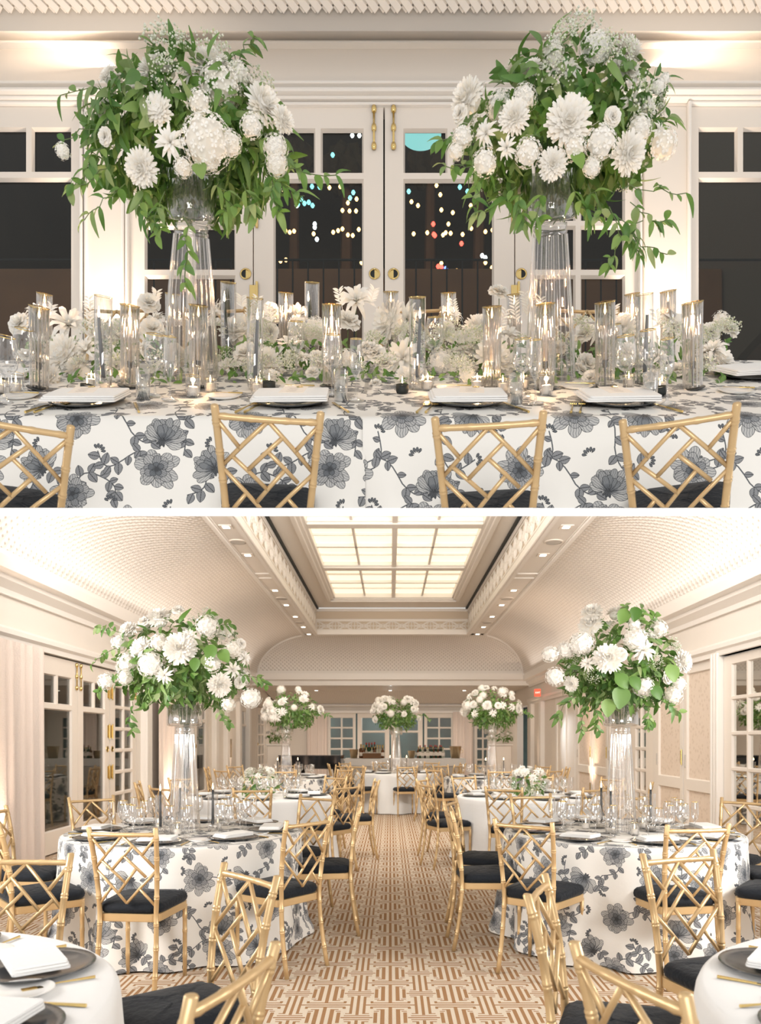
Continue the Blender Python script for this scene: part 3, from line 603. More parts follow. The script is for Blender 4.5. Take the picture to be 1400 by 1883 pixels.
for a, b, kind in ((602, 655, 'g'), (657, 717, 't'), (719, 778, 't'), (780, 836, 'g'), (872, 905, 'g')):
    w = fx(b)-fx(a)-.02; pn = grid(.1, w-.1, .3, 2.2, 2, 5, .04) if kind == 'g' else [(.16, w-.16, 1.72, 2.2), (.16, w-.16, .27, 1.66)]
    leaf('door_%d' % n, T(fx(a)+.01, 27.0, .02), w, 2.36, pn, 'pane_far'); n += 1
c = curtain('curtain', 26.85, fx(833), fx(869), .05, 2.42, 'x', k=12); tag(c, 'cream pleated curtain on the far wall right of the bar windows', 'curtain')
c = curtain('curtain', 26.85, fx(566), fx(603), .05, 2.42, 'x', k=12); tag(c, 'cream pleated curtain on the far wall behind the piano', 'curtain')
for i, x in enumerate((-2.4, 0, 2.4)):  # downlights added here to brighten the alcove
    inst(can, 'downlight', '%s added square downlight over the far bar alcove' % ('left', 'middle', 'right')[i], 'downlight', T(x, 24.0, 3.02)); lamp('downlight_beam', 'SPOT', (x, 24.0, 3.0), 190, (1, .88, .75), (x, 25, 0), spot_size=2.6, spot_blend=1, shadow_soft_size=.08)
# dark box added outside the lower windows to keep world light out
m = MB().box(-5.6, -5.5, 6.4, 30, -.1, 4).box(-5.6, 5.6, 28.4, 28.5, -.1, 4).box(-5.6, -4.36, 6.3, 6.4, -.1, 4); struct('wall_garden_blocker', m, mat('garden_dark', (.05, .055, .05), .8, var=(2.2, (.10, .17, .16))))
m = MB().box(-5.6, -4.15, 6.3, 30, -.12, -.02); struct('floor_garden', m, M_['ground'])
m = MB().box(-5.6, -4.35, 6.3, 30, 2.6, 2.7).box(-5.6, 5.6, 27.2, 28.5, 2.6, 2.7); struct('ceiling_garden_blocker', m, M_['dark'])
lamp('garden_fill', 'POINT', (0, 27.7, 2.3), 30, (.8, .95, 1), shadow_soft_size=.2); lamp('garden_fill', 'POINT', (-3, 27.7, 2.3), 20, (.8, .95, 1), shadow_soft_size=.2)  # unseen lamps added to brighten the garden behind the far windows
# exit sign
ex = thing('exit_sign', 'red illuminated exit sign hanging near the far right corner', 'sign', T(3.98, 19.6, 2.66))
link('sign_box', MB().bbox(-.16, .0, -.03, .03, -.1, .1, .01).mesh('sign_box', mat('exit_red', (.8, .06, .03), .5, emis=((1, .10, .05), 1.0))), ex)
cu = bpy.data.curves.new('exit_text', 'FONT'); cu.body = 'EXIT'; cu.size = .1; cu.extrude = .001; cu.align_x = 'CENTER'; cu.align_y = 'CENTER'
to = bpy.data.objects.new('t', cu); COL.objects.link(to); bpy.context.view_layer.update()
tme = bpy.data.meshes.new_from_object(to.evaluated_get(bpy.context.evaluated_depsgraph_get())); bpy.data.objects.remove(to); tme.name = 'lettering'; tme.materials.clear(); tme.materials.append(mat('exit_white', (1, .8, .75), .5, emis=((1, .7, .6), 1.5)))
link('lettering', tme, ex, Matrix.Translation((-.08, -.032, 0)) @ Matrix.Rotation(PI/2, 4, 'X') @ Matrix.Scale(.62, 4))
pq = MB().bbox(0, .02, -.16, .16, -.24, .24, .006); o = link('wall_plaque', pq.mesh('wall_plaque', M_['champ'])); o.location = (-4.12, 19.0, 1.2); tag(o, 'brass notice plaque on the left wall behind the low centrepiece', 'plaque')
# ================================================================== PROTOTYPES
# ------------------------------ gold lattice-back chair, origin on the floor under the seat, facing +y
SZ, HT = .455, .94
def post(s, n=8, cut=0.0):
    P, R_ = [], []
    def px_(z):      # side profile of the rear post
        if z < SZ: t = z/SZ; return (s*(.172-.012*t), -.265+.06*math.sin(t*PI/2))
        t = (z-SZ)/(HT-SZ); return (s*(.160+.028*t), -.205-.065*t*t-.01*t)
    zs = []
    for k in range(13): zs.append(k/12*HT)
    rings = [.12, .27, .40, .55, .66, .77, .88]
    pts = []
    for z in zs: pts.append((z, .0135))
    for r in rings:
        for dz, rr in ((-.012, .0135), (-.008, .0155), (-.003, .0155), (0, .013), (.003, .0155), (.008, .0155), (.012, .0135)): pts.append((r+dz, rr))
    pts = sorted(pts); pts[-1] = (HT, .0135); pts.append((HT+.004, .009))
    for z, r in pts:
        if z < cut: continue
        x, y = px_(min(z, HT)); P.append((x, y, z)); R_.append(r*1.06)
    return MB().tube(P, R_, n)
def bk(u, v):
    z = SZ+.035+(HT-.03-SZ-.035)*v; t = (z-SZ)/(HT-SZ); hw = .160+.028*t
    return (u*hw, -.205-.065*t*t-.01*t-.012*(1-u*u), z)
def backbar(p, q, r=.0085, n=6):
    return MB().tube([bk(p[0]+(q[0]-p[0])*t, p[1]+(q[1]-p[1])*t) for t in (0, .5, 1)], r, n)
BARS = [((0, .975), (-1, .53)), ((0, .975), (1, .51)), ((-1, .96), (-.576, .71)), ((1, .96), (.55, .71)), ((.30, .84), (-.44, .515)), ((-.75, .636), (0, .333)), ((0, .697), (.66, .417)),
        ((.35, .53), (-.27, .21)), ((1, .51), (0, .07)), ((-1, .53), (0, .07)), ((.43, .27), (1, .02)), ((-.5, .29), (-1, .04))]
def front_leg(s):
    pts = [(0, .012)]
    for r in (.12, .27, .36):
        for dz, rr in ((-.01, .013), (-.005, .0155), (0, .013), (.005, .0155), (.01, .013)): pts.append((r+dz, rr))
    pts.append((.43, .0145)); return MB().tube([(s*.178, .18, z) for z, r in pts], [r*1.05 for z, r in pts], 8)
def rr_pts(hx, hy, r, n=6, taper=0):
    P = []
    for (cx, cy, a0) in ((hx-r, hy-r, 0), (-hx+r, hy-r, 90), (-hx+r, -hy+r, 180), (hx-r, -hy+r, 270)):
        for k in range(n+1):
            a = math.radians(a0+90*k/n); x = cx+r*math.cos(a); y = cy+r*math.sin(a); P.append((x*(1+taper*y), y))
    return P
def cushion():
    m = MB(); prof = [(.93, 0), (1.0, .012), (1.02, .03), (.99, .048), (.90, .06), (.6, .072), (.2, .076)]; base = rr_pts(.192, .203, .07, 6, .35); n = len(base)
    for j, (s, z) in enumerate(prof):
        for i, (x, y) in enumerate(base): m.v.append((x*s, y*s+.002, SZ+z+(.003*math.sin(i*1.7+j) if j else 0)))
    for j in range(len(prof)-1):
        for i in range(n): i2 = (i+1) % n; m.f.append((j*n+i, j*n+i2, (j+1)*n+i2, (j+1)*n+i))
    m.f.append(tuple(range(n-1, -1, -1))); m.f.append(tuple(range((len(prof)-1)*n, len(prof)*n))); return m
def seatframe():
    m = MB(); base = rr_pts(.182, .20, .04, 4, .3); n = len(base)
    for s, z in ((1, SZ-.042), (1.01, SZ-.038), (1.01, SZ), (.98, SZ+.002)):
        for x, y in base: m.v.append((x*s, y*s, z))
    for j in range(3):
        for i in range(n): i2 = (i+1) % n; m.f.append((j*n+i, j*n+i2, (j+1)*n+i2, (j+1)*n+i))
    m.f.append(tuple(range(n-1, -1, -1))); m.f.append(tuple(range(3*n, 4*n))); return m
def toprail():
    pts = []; 
    for i in range(25):
        u = -1+i/12; rr = .0115*(1.18 if abs(abs(u)-.33) < .05 or abs(abs(u)-.8) < .05 else 1); P = bk(u, .985); pts.append((P, rr))
    return MB().tube([p for p, r in pts], [r for p, r in pts], 7)
G = M_['gold']
bars_ms = [backbar(a, b).mesh('lattice_bar', G, True) for a, b in BARS]
foot = MB().lathe([(.013, 0), (.014, .012), (.011, .016)], 8)
chair_hi = [('seat_cushion', cushion().mesh('seat_cushion', M_['velvet'], True)), ('seat_frame', seatframe().mesh('seat_frame', G)), ('top_rail', toprail().mesh('top_rail', G, True)),
            ('leg', post(-1).mesh('leg', G, True)), ('leg', post(1).mesh('leg', G, True)), ('leg', front_leg(-1).mesh('leg', G, True)), ('leg', front_leg(1).mesh('leg', G, True))] + [('lattice_bar', b) for b in bars_ms]
lo = MB()
for a, b in BARS: lo.merge(backbar(a, b, .0085, 4))
lo.merge(toprail())
chair_lo = [chair_hi[0], chair_hi[1], ('back_lattice', lo.mesh('back_lattice', G, True))] + chair_hi[3:7]
def chair(x, y, fx_, fy_, label, group, hi=True):
    a = math.atan2(fy_, fx_)-PI/2
    return inst(chair_hi if hi else chair_lo, 'dining_chair', label, 'chair', T(x, y, 0, a), group)

# ------------------------------ blooms and leaves (unit size about 1 across radius)
rg = random.Random(11)
def petal_patch(L, w, curl, n=4, tip=.25):
    V = []; Fc = []
    for i in range(n+1):
        t = i/n; ww = w*math.sin(PI*min(.98, .12+t*.82))**.6*(1 if t < .95 else tip); r = L*t; z = curl(t)
        V += [(-ww, r, z+.12*ww), (0, r*1.03, z-.05*ww), (ww, r, z+.12*ww)]
    for i in range(n): Fc += [(3*i, 3*i+1, 3*i+4, 3*i+3), (3*i+1, 3*i+2, 3*i+5, 3*i+4)]
    return V, Fc
def rose_mesh():
    m = MB()
    for ring, (k, op, L, w) in enumerate(((3, .10, .5, .22), (4, .22, .62, .32), (5, .42, .78, .42), (6, .72, .92, .48), (7, 1.05, 1.0, .50), (7, 1.35, 1.02, .5))):
        for i in range(k):
            a = 2*PI*i/k+ring*.7+rg.uniform(-.15, .15); o_ = op*rg.uniform(.92, 1.08)
            V, Fc = petal_patch(L, w, lambda t: 0, 4, .7); VV = []
            for (x, r, z) in V:
                t = r/L; ang = o_*(t**.6); rr = r*math.sin(min(1.5, ang))+.03; zz = r*math.cos(min(1.5, ang))*.95-.35-(.18*max(0, t-.75)*4*min(1, op)); b = x/(rr+.25)*.55*(1 if op < 1 else .7)
                VV.append((rr*math.sin(a+b)*1.0, rr*math.cos(a+b), zz))
            m.add(VV, Fc)
    return m
def mum_mesh(rings=((22, 1.55, 1.0), (22, 1.35, 1.0), (20, 1.14, .98), (18, .93, .94), (16, .72, .9), (13, .51, .86), (9, .31, .82), (5, .12, .78)), w=.125, spiky=.08):
    m = MB(); bm = bmesh.new(); bmesh.ops.create_icosphere(bm, subdivisions=2, radius=.6); m.add([(v.co.x, v.co.y, v.co.z-.3) for v in bm.verts], [tuple(v.index for v in f.verts) for f in bm.faces]); bm.free()
    for ri, (k, op, L) in enumerate(rings):
        for i in range(k):
            a = 2*PI*i/k+ri*.35+rg.uniform(-.12, .12); o_ = op+rg.uniform(-.1, .1); LL = L*rg.uniform(1-spiky, 1+spiky)
            V = []; 
            for j in range(4):
                t = j/3; ang = o_*(.55+.45*t) if t < .9 else o_*.92; r = LL*t; rr = r*math.sin(ang); zz = r*math.cos(ang)-.3; ww = w*(.6, 1, 1, .35)[j]
                for sx, dz in ((-ww, .02), (ww, .02)): V.append((rr*math.sin(a)+sx*math.cos(a), rr*math.cos(a)-sx*math.sin(a), zz+dz))
            m.add(V, [(0, 1, 3, 2), (2, 3, 5, 4), (4, 5, 7, 6)])
    return m
def hyd_mesh(N=70, ps=.17):
    m = MB()
    bm = bmesh.new(); bmesh.ops.create_icosphere(bm, subdivisions=1, radius=.88); m.add([tuple(v.co) for v in bm.verts], [tuple(v.index for v in f.verts) for f in bm.faces]); bm.free()
    for i in range(N):
        z = 1-1.55*(i+.5)/N; r = math.sqrt(max(0, 1-z*z)); a = i*2.39996; c = Vector((r*math.cos(a), r*math.sin(a), z))*rg.uniform(.86, 1.0)
        q = c.normalized().to_track_quat('Z', 'Y').to_matrix(); sp = rg.uniform(0, PI)
        for k in range(4):
            an = sp+k*PI/2; e = ps*rg.uniform(.85, 1.1)
            P = [Vector((0, 0, 0)), Vector((math.cos(an-.55)*e*.75, math.sin(an-.55)*e*.75, .03)), Vector((math.cos(an)*e, math.sin(an)*e, .01)), Vector((math.cos(an+.55)*e*.75, math.sin(an+.55)*e*.75, .03))]
            m.add([c+q @ p for p in P], [(0, 1, 2, 3)])
    return m
def carn_mesh():
    m = MB()
    for ri, (k, op, L) in enumerate(((12, 1.4, 1.0), (12, 1.1, 1.0), (11, .8, .95), (9, .5, .85), (6, .22, .75))):
        for i in range(k):
            a = 2*PI*i/k+ri*.5; V = []
            for j in range(3):
                t = j/2; ang = op*(.5+.5*t); r = L*(.35+.65*t); ww = (.08, .2, .27)[j]
                for s in (-1, -.33, .33, 1):
                    wob = .09*math.sin(s*7+i*3)*t; rr = r*math.sin(ang); V.append((rr*math.sin(a)+s*ww*math.cos(a), rr*math.cos(a)-s*ww*math.sin(a), r*math.cos(ang)-.3+wob))
            m.add(V, [(j*4+q_, j*4+q_+1, j*4+q_+5, j*4+q_+4) for j in range(2) for q_ in range(3)])
    return m
IV = M_['ivory']
BL = {'rose': rose_mesh().mesh('rose', IV, True), 'mum': mum_mesh().mesh('chrysanthemum', IV, False), 'hyd': hyd_mesh().mesh('hydrangea', IV), 'carn': carn_mesh().mesh('carnation', IV, True),
      'stock': hyd_mesh(26, .30).mesh('stock_flower', IV), 'dahlia': mum_mesh(((18, 1.45, 1.0), (17, 1.2, .95), (16, .98, .88), (14, .72, .8), (11, .45, .7), (7, .15, .6)), .15, .05).mesh('dahlia', IV)}
BN = {'rose': 'rose', 'mum': 'chrysanthemum', 'hyd': 'hydrangea', 'carn': 'carnation', 'stock': 'stock_flower', 'dahlia': 'dahlia'}
def leaf_m(L, w, bend):
    V = []
    for i in range(6):
        t = i/5; ww = w*math.sin(PI*(.04+.93*t**.85))**.8; z = -bend*t*t*L; V += [(-ww, L*t, z+ww*.35), (0, L*t, z), (ww, L*t, z+ww*.35)]
    return V, [f for i in range(5) for f in ((3*i, 3*i+1, 3*i+4, 3*i+3), (3*i+1, 3*i+2, 3*i+5, 3*i+4))]
LF = []
for L, w, b in ((.075, .017, .5), (.06, .019, .25), (.09, .014, .7), (.05, .016, .1)):
    V, Fc = leaf_m(L, w, b); LF.append(MB().add(V, Fc))
LFM = [m.mesh('leaf', M_['leaf'], True) for m in LF]
V, Fc = leaf_m(.12, .05, .2); IVY = MB().add(V, Fc).mesh('ivy_leaf', M_['leaf'], True)
def breath_mesh(N=130, R=.07, blob=.0035, seed=1):
    r = random.Random(seed); m = MB(); st = MB()
    for i in range(N):
        d = Vector((r.gauss(0, 1), r.gauss(0, 1), abs(r.gauss(0, 1))+.3)).normalized()*R*r.uniform(.55, 1.0); b = blob*r.uniform(.7, 1.3)
        m.add([d+Vector(p)*b for p in ((1, 0, 0), (-1, 0, 0), (0, 1, 0), (0, -1, 0), (0, 0, 1), (0, 0, -1))], [(0, 2, 4), (2, 1, 4), (1, 3, 4), (3, 0, 4), (2, 0, 5), (1, 2, 5), (3, 1, 5), (0, 3, 5)])
        if i % 3 == 0: st.tube([(0, 0, -R*.2), d*.5+Vector((0, 0, .004)), d], .0006, 3, False)
    return m, st
bm1, bs1 = breath_mesh(); BR = bm1.mesh('babys_breath', M_['greeny']); BS = bs1.mesh('breath_stems', M_['stem'])
bm2, bs2 = breath_mesh(90, .085, .005, 2); BRw = bm2.mesh('babys_breath', M_['greeny'])
def rotd(d, spin=0):
    return Vector(d).normalized().to_track_quat('Z', 'Y').to_matrix().to_4x4() @ Matrix.Rotation(spin, 4, 'Z')
def leafrot(d, up):        # leaf long axis d, face normal near up
    y = Vector(d).normalized(); x = y.cross(Vector(up)); x = x.normalized() if x.length > 1e-4 else Vector((1, 0, 0)); z = x.cross(y)
    return Matrix(((x.x, y.x, z.x, 0), (x.y, y.y, z.y, 0), (x.z, y.z, z.z, 0), (0, 0, 0, 1)))

def bouquet(root, C, R, flowers, nleaf, nstuff, nbreath, vines=(), rnd_f=0, seed=1, cap=(.62, 1), ivy=()):
    """root: the arrangement. C: centre of the dome; R=(rx, ry, rz) of the ellipsoid. flowers=[(kind, position, radius)]"""
    r = random.Random(seed); C = Vector(C); inv = root.matrix_world.inverted()
    def put(name, me, Mw, kind=None): return link(name, me, root, inv @ Mw, kind)
    occ = []
    for kind, P, rad in flowers:
        P = Vector(P); d = (P-C); d = Vector((d.x/R[0], d.y/R[1], d.z/R[2])).normalized()
        put(BN[kind], BL[kind], Matrix.Translation(P+d*.035) @ rotd((d.x, d.y-.35, d.z+.15), r.uniform(0, 6)) @ Matrix.Scale(rad*1.1, 4)); occ.append((P, rad))
    tries = 0; made = 0
    while made < rnd_f and tries < 4000:
        tries += 1; z = r.uniform(-.25, 1); a = r.uniform(0, 2*PI); q = math.sqrt(1-z*z); d = Vector((q*math.cos(a), q*math.sin(a), z)); P = C+Vector((d.x*R[0], d.y*R[1], d.z*R[2]))*r.uniform(.86, 1.0)
        rad = r.uniform(.045, .085)*(R[0]/.5)**.5
        if any((P-o).length < (rad+s)*.85 for o, s in occ): continue
        k = r.choice(['rose', 'mum', 'hyd', 'carn', 'rose', 'stock']); made += 1
        put(BN[k], BL[k], Matrix.Translation(P) @ rotd(d, r.uniform(0, 6)) @ Matrix.Scale(rad, 4)); occ.append((P, rad))
    def rleaf(lo_, shell):
        z = r.uniform(lo_, .95); a = r.uniform(0, 2*PI); q = math.sqrt(1-z*z); d = Vector((q*math.cos(a), q*math.sin(a), z)); P = C+Vector((d.x*R[0], d.y*R[1], d.z*R[2]))*r.uniform(*shell)
        
        if z > .05 and r.random() < .68: return rleaf(lo_, shell)
        dr = Vector((d.x+r.gauss(0, .5), d.y+r.gauss(0, .5), d.z*.6-.35+r.gauss(0, .45)-(.5 if z < 0 else 0))); return Matrix.Translation(P) @ leafrot(dr, d+Vector((r.gauss(0, .4), r.gauss(0, .4), r.gauss(0, .4)))) @ Matrix.Scale(r.uniform(.7, 1.25), 4)
    for i in range(nleaf): put('leaf', r.choice(LFM), rleaf(-cap[0], (.80, 1.0)))
    st = MB()
    for i in range(nstuff): st.merge(r.choice(LF), inv @ rleaf(-cap[0], (.45, .95)))
    if nstuff: link('foliage', st.mesh('foliage', M_['leaf'], True), root, kind='stuff')
    for i in range(nbreath):
        z = r.uniform(-.35, .9); a = r.uniform(0, 2*PI); q = math.sqrt(1-z*z); d = Vector((q*math.cos(a), q*math.sin(a), z)); P = C+Vector((d.x*R[0], d.y*R[1], d.z*R[2]))*.93
        o = put('babys_breath', BR if i % 2 else BRw, Matrix.Translation(P) @ rotd(d, r.uniform(0, 6)) @ Matrix.Scale(r.uniform(.8, 1.2), 4), 'stuff')
    for (P, sc_) in ivy: put('ivy_leaf', IVY, Matrix.Translation(P) @ leafrot((r.gauss(0, .4), -.3, -.9), (0, -1, .3)) @ Matrix.Scale(sc_, 4))
    for V_ in vines:                                     # trailing vines: a stem with leaves along it
        pts = [Vector(p) for p in V_]; fine = []
        for i in range(len(pts)-1):
            for t in (0, .25, .5, .75): fine.append(pts[i].lerp(pts[i+1], t)+Vector((r.gauss(0, .006), r.gauss(0, .006), r.gauss(0, .006))))
        fine.append(pts[-1]); put('vine_stem', MB().tube([inv @ p for p in fine], .0022, 4).mesh('vine_stem', M_['stem']), inv.inverted())
        for i in range(1, len(fine)):
            dd = (fine[i]-fine[i-1]).normalized()
            for s in (-1, 1):
                if r.random() < .2: continue
                side = dd.cross(Vector((0, -1, .2))).normalized()*s; put('leaf', r.choice(LFM), Matrix.Translation(fine[i]) @ leafrot(dd*.7+side*.8+Vector((r.gauss(0, .2), r.gauss(0, .2), -.2)), (r.gauss(0, .4), -1, .5)) @ Matrix.Scale(r.uniform(.65, 1.0), 4))

# ------------------------------ tableware (origin at the foot)
def lat(name, prof, mt, n=20, smooth=True, flute=None, cap=(False, False)): return MB().lathe(prof, n, cap, flute).mesh(name, M_[mt], smooth)
def wineglass(h, rb, rim, low=.42, n=18):
    zb = h*low; prof = [(.001, .001), (.034, .002), (.034, .004), (.006, .012), (.0035, .03), (.0035, zb-.01), (.008, zb), (rb*.6, zb+.012), (rb*.92, zb+(h-zb)*.22), (rb, zb+(h-zb)*.42), (rb*.95, zb+(h-zb)*.7), (rim, h)]
    return [('bowl', MB().lathe(prof, n).mesh('bowl', M_['glass'], True)), ('gold_rim', MB().lathe([(rim-.0006, h-.003), (rim+.0008, h-.003), (rim+.0008, h), (rim-.0006, h)], n).mesh('gold_rim', M_['brass'], True))]
GL = {'red wine glass': wineglass(.22, .042, .032), 'white wine glass': wineglass(.20, .036, .028), 'champagne flute': wineglass(.225, .026, .022, .40)}
GLo = {k: v[0][1] for k, v in GL.items()}
tumbler = [('glass', lat('glass', [(.001, .008), (.028, .008), (.030, .0), (.032, .06), (.034, .125)], 'glass')), ('iced_water', MB().lathe([(.001, .01), (.027, .011), (.030, .085), (.001, .087)], 16).mesh('iced_water', M_['water'], True))]
def flame_m(s=1): return MB().lathe([(.0005, 0), (.0042*s, .005*s), (.0052*s, .012*s), (.0035*s, .024*s), (.0015*s, .034*s), (.0003, .042*s)], 8).mesh('flame', M_['flame'], True)
FLM = flame_m(1.15)
def hurricane(H_=.36, candle=.24, R_=.044, holder=True):
    p = [('fluted_tube', MB().lathe([(R_, .006), (R_, H_*.5), (R_, H_), (R_-.004, H_), (R_-.004, .01)], 96, flute=(16, .07)).mesh('fluted_tube', M_['flute_glass'], True)),
         ('gold_rim', MB().lathe([(R_-.005, H_-.0015), (R_+.002, H_-.0015), (R_+.002, H_+.001), (R_-.005, H_+.001)], 48, flute=(16, .07)).mesh('gold_rim', M_['brass'], True))]
    if holder: p.append(('candle_holder', MB().lathe([(.034, 0), (.034, .004), (.006, .008), (.004, .02), (.004, .085), (.012, .09), (.014, .12), (.012, .122)], 16, (True, True)).mesh('candle_holder', M_['dark'], True)))
    z0 = .12 if holder else .01
    p.append(('candle', MB().lathe([(.0115, z0), (.0095, z0+candle*.6), (.008, z0+candle-.004), (.003, z0+candle)], 12, (True, True)).mesh('candle', M_['wax'], True)))
    f = MB(); fm = FLM.copy(); fm.transform(Matrix.Translation((0, 0, z0+candle))); p.append(('flame', fm)); return p
HUR = hurricane(.37, .20); HURS = hurricane(.36, .19, .040)
COAST = lat('coaster', [(.001, .004), (.058, .004), (.060, .002), (.058, 0)], 'black', 32)
def clearcyl(H_=.40, lean=.02):
    p = [('glass_base', MB().lathe([(.001, .0), (.034, .0), (.036, .05), (.030, .055), (.014, .055), (.014, .045)], 72, flute=(12, .05)).mesh('glass_base', M_['flute_glass'], True)),
         ('clear_tube', MB().lathe([(.040, .01), (.040, H_), (.037, H_)], 28).mesh('clear_tube', M_['glass'], True)), ('gold_rim', MB().lathe([(.0395, H_-.001), (.041, H_-.001), (.041, H_+.001)], 28).mesh('gold_rim', M_['brass'], True)),
         ('taper_candle', MB().tube([(0, 0, .045), (-lean*.5, 0, .17), (-lean, 0, .31)], [.011, .0095, .007], 10).mesh('taper_candle', M_['dwax'], True))]
    fm = FLM.copy(); fm.transform(Matrix.Translation((-lean, 0, .31))); p.append(('flame', fm)); return p
CLR = clearcyl(); CLR2 = clearcyl(.40, -.012)
def taper(): 
    p = [('glass_base', CLR[0][1]), ('taper_candle', MB().tube([(0, 0, .045), (0, 0, .30)], [.011, .0075], 8).mesh('taper_candle', M_['dwax'], True)), ('clear_tube', MB().lathe([(.036, .01), (.036, .27)], 20).mesh('clear_tube', M_['glass'], True))]
    fm = FLM.copy(); fm.transform(Matrix.Translation((0, 0, .30))); p.append(('flame', fm)); return p
TAP = taper()
def votive(kind):
    vf = FLM.copy(); vf.transform(Matrix.Translation((0, 0, .045)) @ Matrix.Scale(.7, 4))
    if kind == 'black': return [('cup', lat('cup', [(.001, .002), (.028, 0), (.032, .012), (.032, .04), (.029, .04), (.028, .03), (.001, .03)], 'dark', 20)), ('wax', lat('wax', [(.001, .032), (.027, .032)], 'wax', 16)), ('flame', vf)]
    H_ = .085 if kind == 'tall' else .06; R_ = .033 if kind == 'tall' else .030
    return [('cup', MB().lathe([(.001, .004), (R_*.85, 0), (R_*.95, H_*.4), (R_, H_)], 60, flute=None if kind == 'tall' else (14, .05)).mesh('cup', M_['glass' if kind == 'tall' else 'flute_glass'], True)),
            ('gold_rim', MB().lathe([(R_-.001, H_-.002), (R_+.001, H_-.002), (R_+.001, H_)], 24).mesh('gold_rim', M_['brass'], True)), ('wax', lat('wax', [(.022, .006), (.022, .040), (.001, .042)], 'wax', 16)), ('flame', vf)]
VOT = {k: votive(k) for k in ('tall', 'ribbed', 'black')}
CHG = lat('charger', [(.001, .003), (.10, .003), (.145, .012), (.165, .017), (.167, .015), (.145, .008), (.10, 0)], 'charger', 40)
SIDE = lat('side_plate', [(.001, .003), (.055, .003), (.082, .013), (.084, .012), (.06, 0)], 'plate', 36)
def napkin(w=.23, d=.15):
    m = MB()
    for k in range(3):
        z = .016+k*.007; s = 1-.03*k; ofs = .004*k
        P = rr_pts(w/2*s, d/2*s, .012, 3); n_ = len(P)
        m.add([(x+ofs, y, z+.003*math.sin(x*22)) for x, y in P]+[(x+ofs, y, z+.006+.003*math.sin(x*22)) for x, y in P], [tuple(range(n_-1, -1, -1)), tuple(range(n_, 2*n_))]+[(i, (i+1) % n_, n_+(i+1) % n_, n_+i) for i in range(n_)])
    return m.mesh('napkin', M_['napkin'])
NAP = napkin(); NAPB = napkin(.30, .20)
def card_mesh():
    m = MB().box(-.055, .055, -.085, .085, 0, .0012); return m.mesh('menu_card', M_['card'])
CARD = [('sheet', card_mesh()), ('wax_seal', MB().lathe([(.001, .004), (.014, .004), (.017, .0015)], 14, c=(.018, .07)).mesh('wax_seal', M_['brass'])), ('printed_lines', (lambda m: ([m.box(-.03+.006*(i % 3), .02-.005*(i % 2), .045-i*.014, .047-i*.014, .0013, .0016) for i in range(8)], m)[1])(MB()).mesh('printed_lines', mat('pale_ink', (.55, .48, .42), .8)))]
def fork_mesh():
    m = MB().tube([(0, -.09, .004), (0, 0, .006), (0, .03, .005)], [.0045, .002, .002], 6); m.add([(-.011, .045, .004), (.011, .045, .004), (.011, .06, .003), (-.011, .06, .003), (0, .028, .005)], [(0, 1, 2, 3), (0, 1, 4)])
    for k in range(4): x = -.009+k*.006; m.box(x-.0013, x+.0013, .058, .095, .003, .005)
    return m.mesh('fork', M_['brass'])
def knife_mesh(): return MB().tube([(0, -.1, .004), (0, 0, .004)], [.005, .0035], 6).box(-.006, .006, 0, .11, .003, .005).mesh('knife', M_['brass'])
FORK, KNIFE = fork_mesh(), knife_mesh()
SHK = lat('salt_shaker', [(.001, 0), (.016, 0), (.016, .035), (.012, .045), (.001, .046)], 'speaker', 12)
# tall fluted pedestal vase with bowl: foot radius .105 tapering to .068
def vase(Hc=.75, bw=.125, bh=.16, r0=.108, r1=.066):
    ped = MB().lathe([(r0, 0), (r0*.97, .02), (r0*.9, .25*Hc), (r0*.76, .6*Hc), (r1*1.02, .93*Hc)], 176, flute=(22, .06)).mesh('fluted_pedestal', M_['flute_glass'], True)
    nk = MB().lathe([(r1*1.0, .93*Hc), (r1*1.04, .94*Hc), (r1*1.04, .955*Hc), (r1*.96, .96*Hc), (r1*1.02, .97*Hc), (r1*1.02, Hc), (.001, Hc+.003)], 40).mesh('neck_rings', M_['glass'], True)
    bw_ = MB().lathe([(.001, Hc+.004), (bw*.9, Hc+.006), (bw*.98, Hc+.014), (bw, Hc+.03), (bw, Hc+bh), (bw-.004, Hc+bh), (bw-.006, Hc+.03), (.001, Hc+.02)], 48).mesh('bowl', M_['glass'], True)
    return [('fluted_pedestal', ped), ('neck_rings', nk), ('bowl', bw_)]
# ================================================================== LOWER ROOM: tables
def round_cloth(R_, seed, mt, waves=13, drop=.735):
    r = random.Random(seed); n = 144; m = MB(); uv = []; ph = [r.uniform(0, 6) for _ in range(4)]
    m.v.append((0, 0, .76)); uv.append((seed*.13, 0))
    rings = [(.5*R_, .76, 0), (.9*R_, .76, 0), (R_-.012, .759, 0), (R_, .752, .01), (R_+.006, .735, .025)]
    for t in (.06, .15, .3, .5, .7, .85, .94, 1.0): rings.append((R_+.008, .735-(.735-.012)*t, .025+drop*t))
    for j, (rr, z, dr) in enumerate(rings):
        t = dr/drop
        for i in range(n+1):
            a = 2*PI*i/n; w = 0
            if t > 0: w = t**.8*(.032*math.sin(waves*a+ph[0])+.016*math.sin(waves*.5*2*a+2*math.sin(3*a)+ph[1])+.02*math.sin(5*a+ph[2]))+.05*t*t+(.03*math.sin(7*a+ph[3]) if t > .95 else 0)
            x, y = (rr+w)*math.cos(a), (rr+w)*math.sin(a); m.v.append((x, y, max(z, .006)))
            uv.append((x+seed*.13, y) if dr == 0 else (R_*a*1.02+seed*.37, -R_-dr))
    for i in range(n): m.f.append((0, 1+i, 2+i))
    for j in range(len(rings)-1):
        for i in range(n): a = 1+j*(n+1)+i; m.f.append((a, a+n+1, a+n+2, a+1))
    me = m.mesh('tablecloth', M_[mt], True, uv); return me
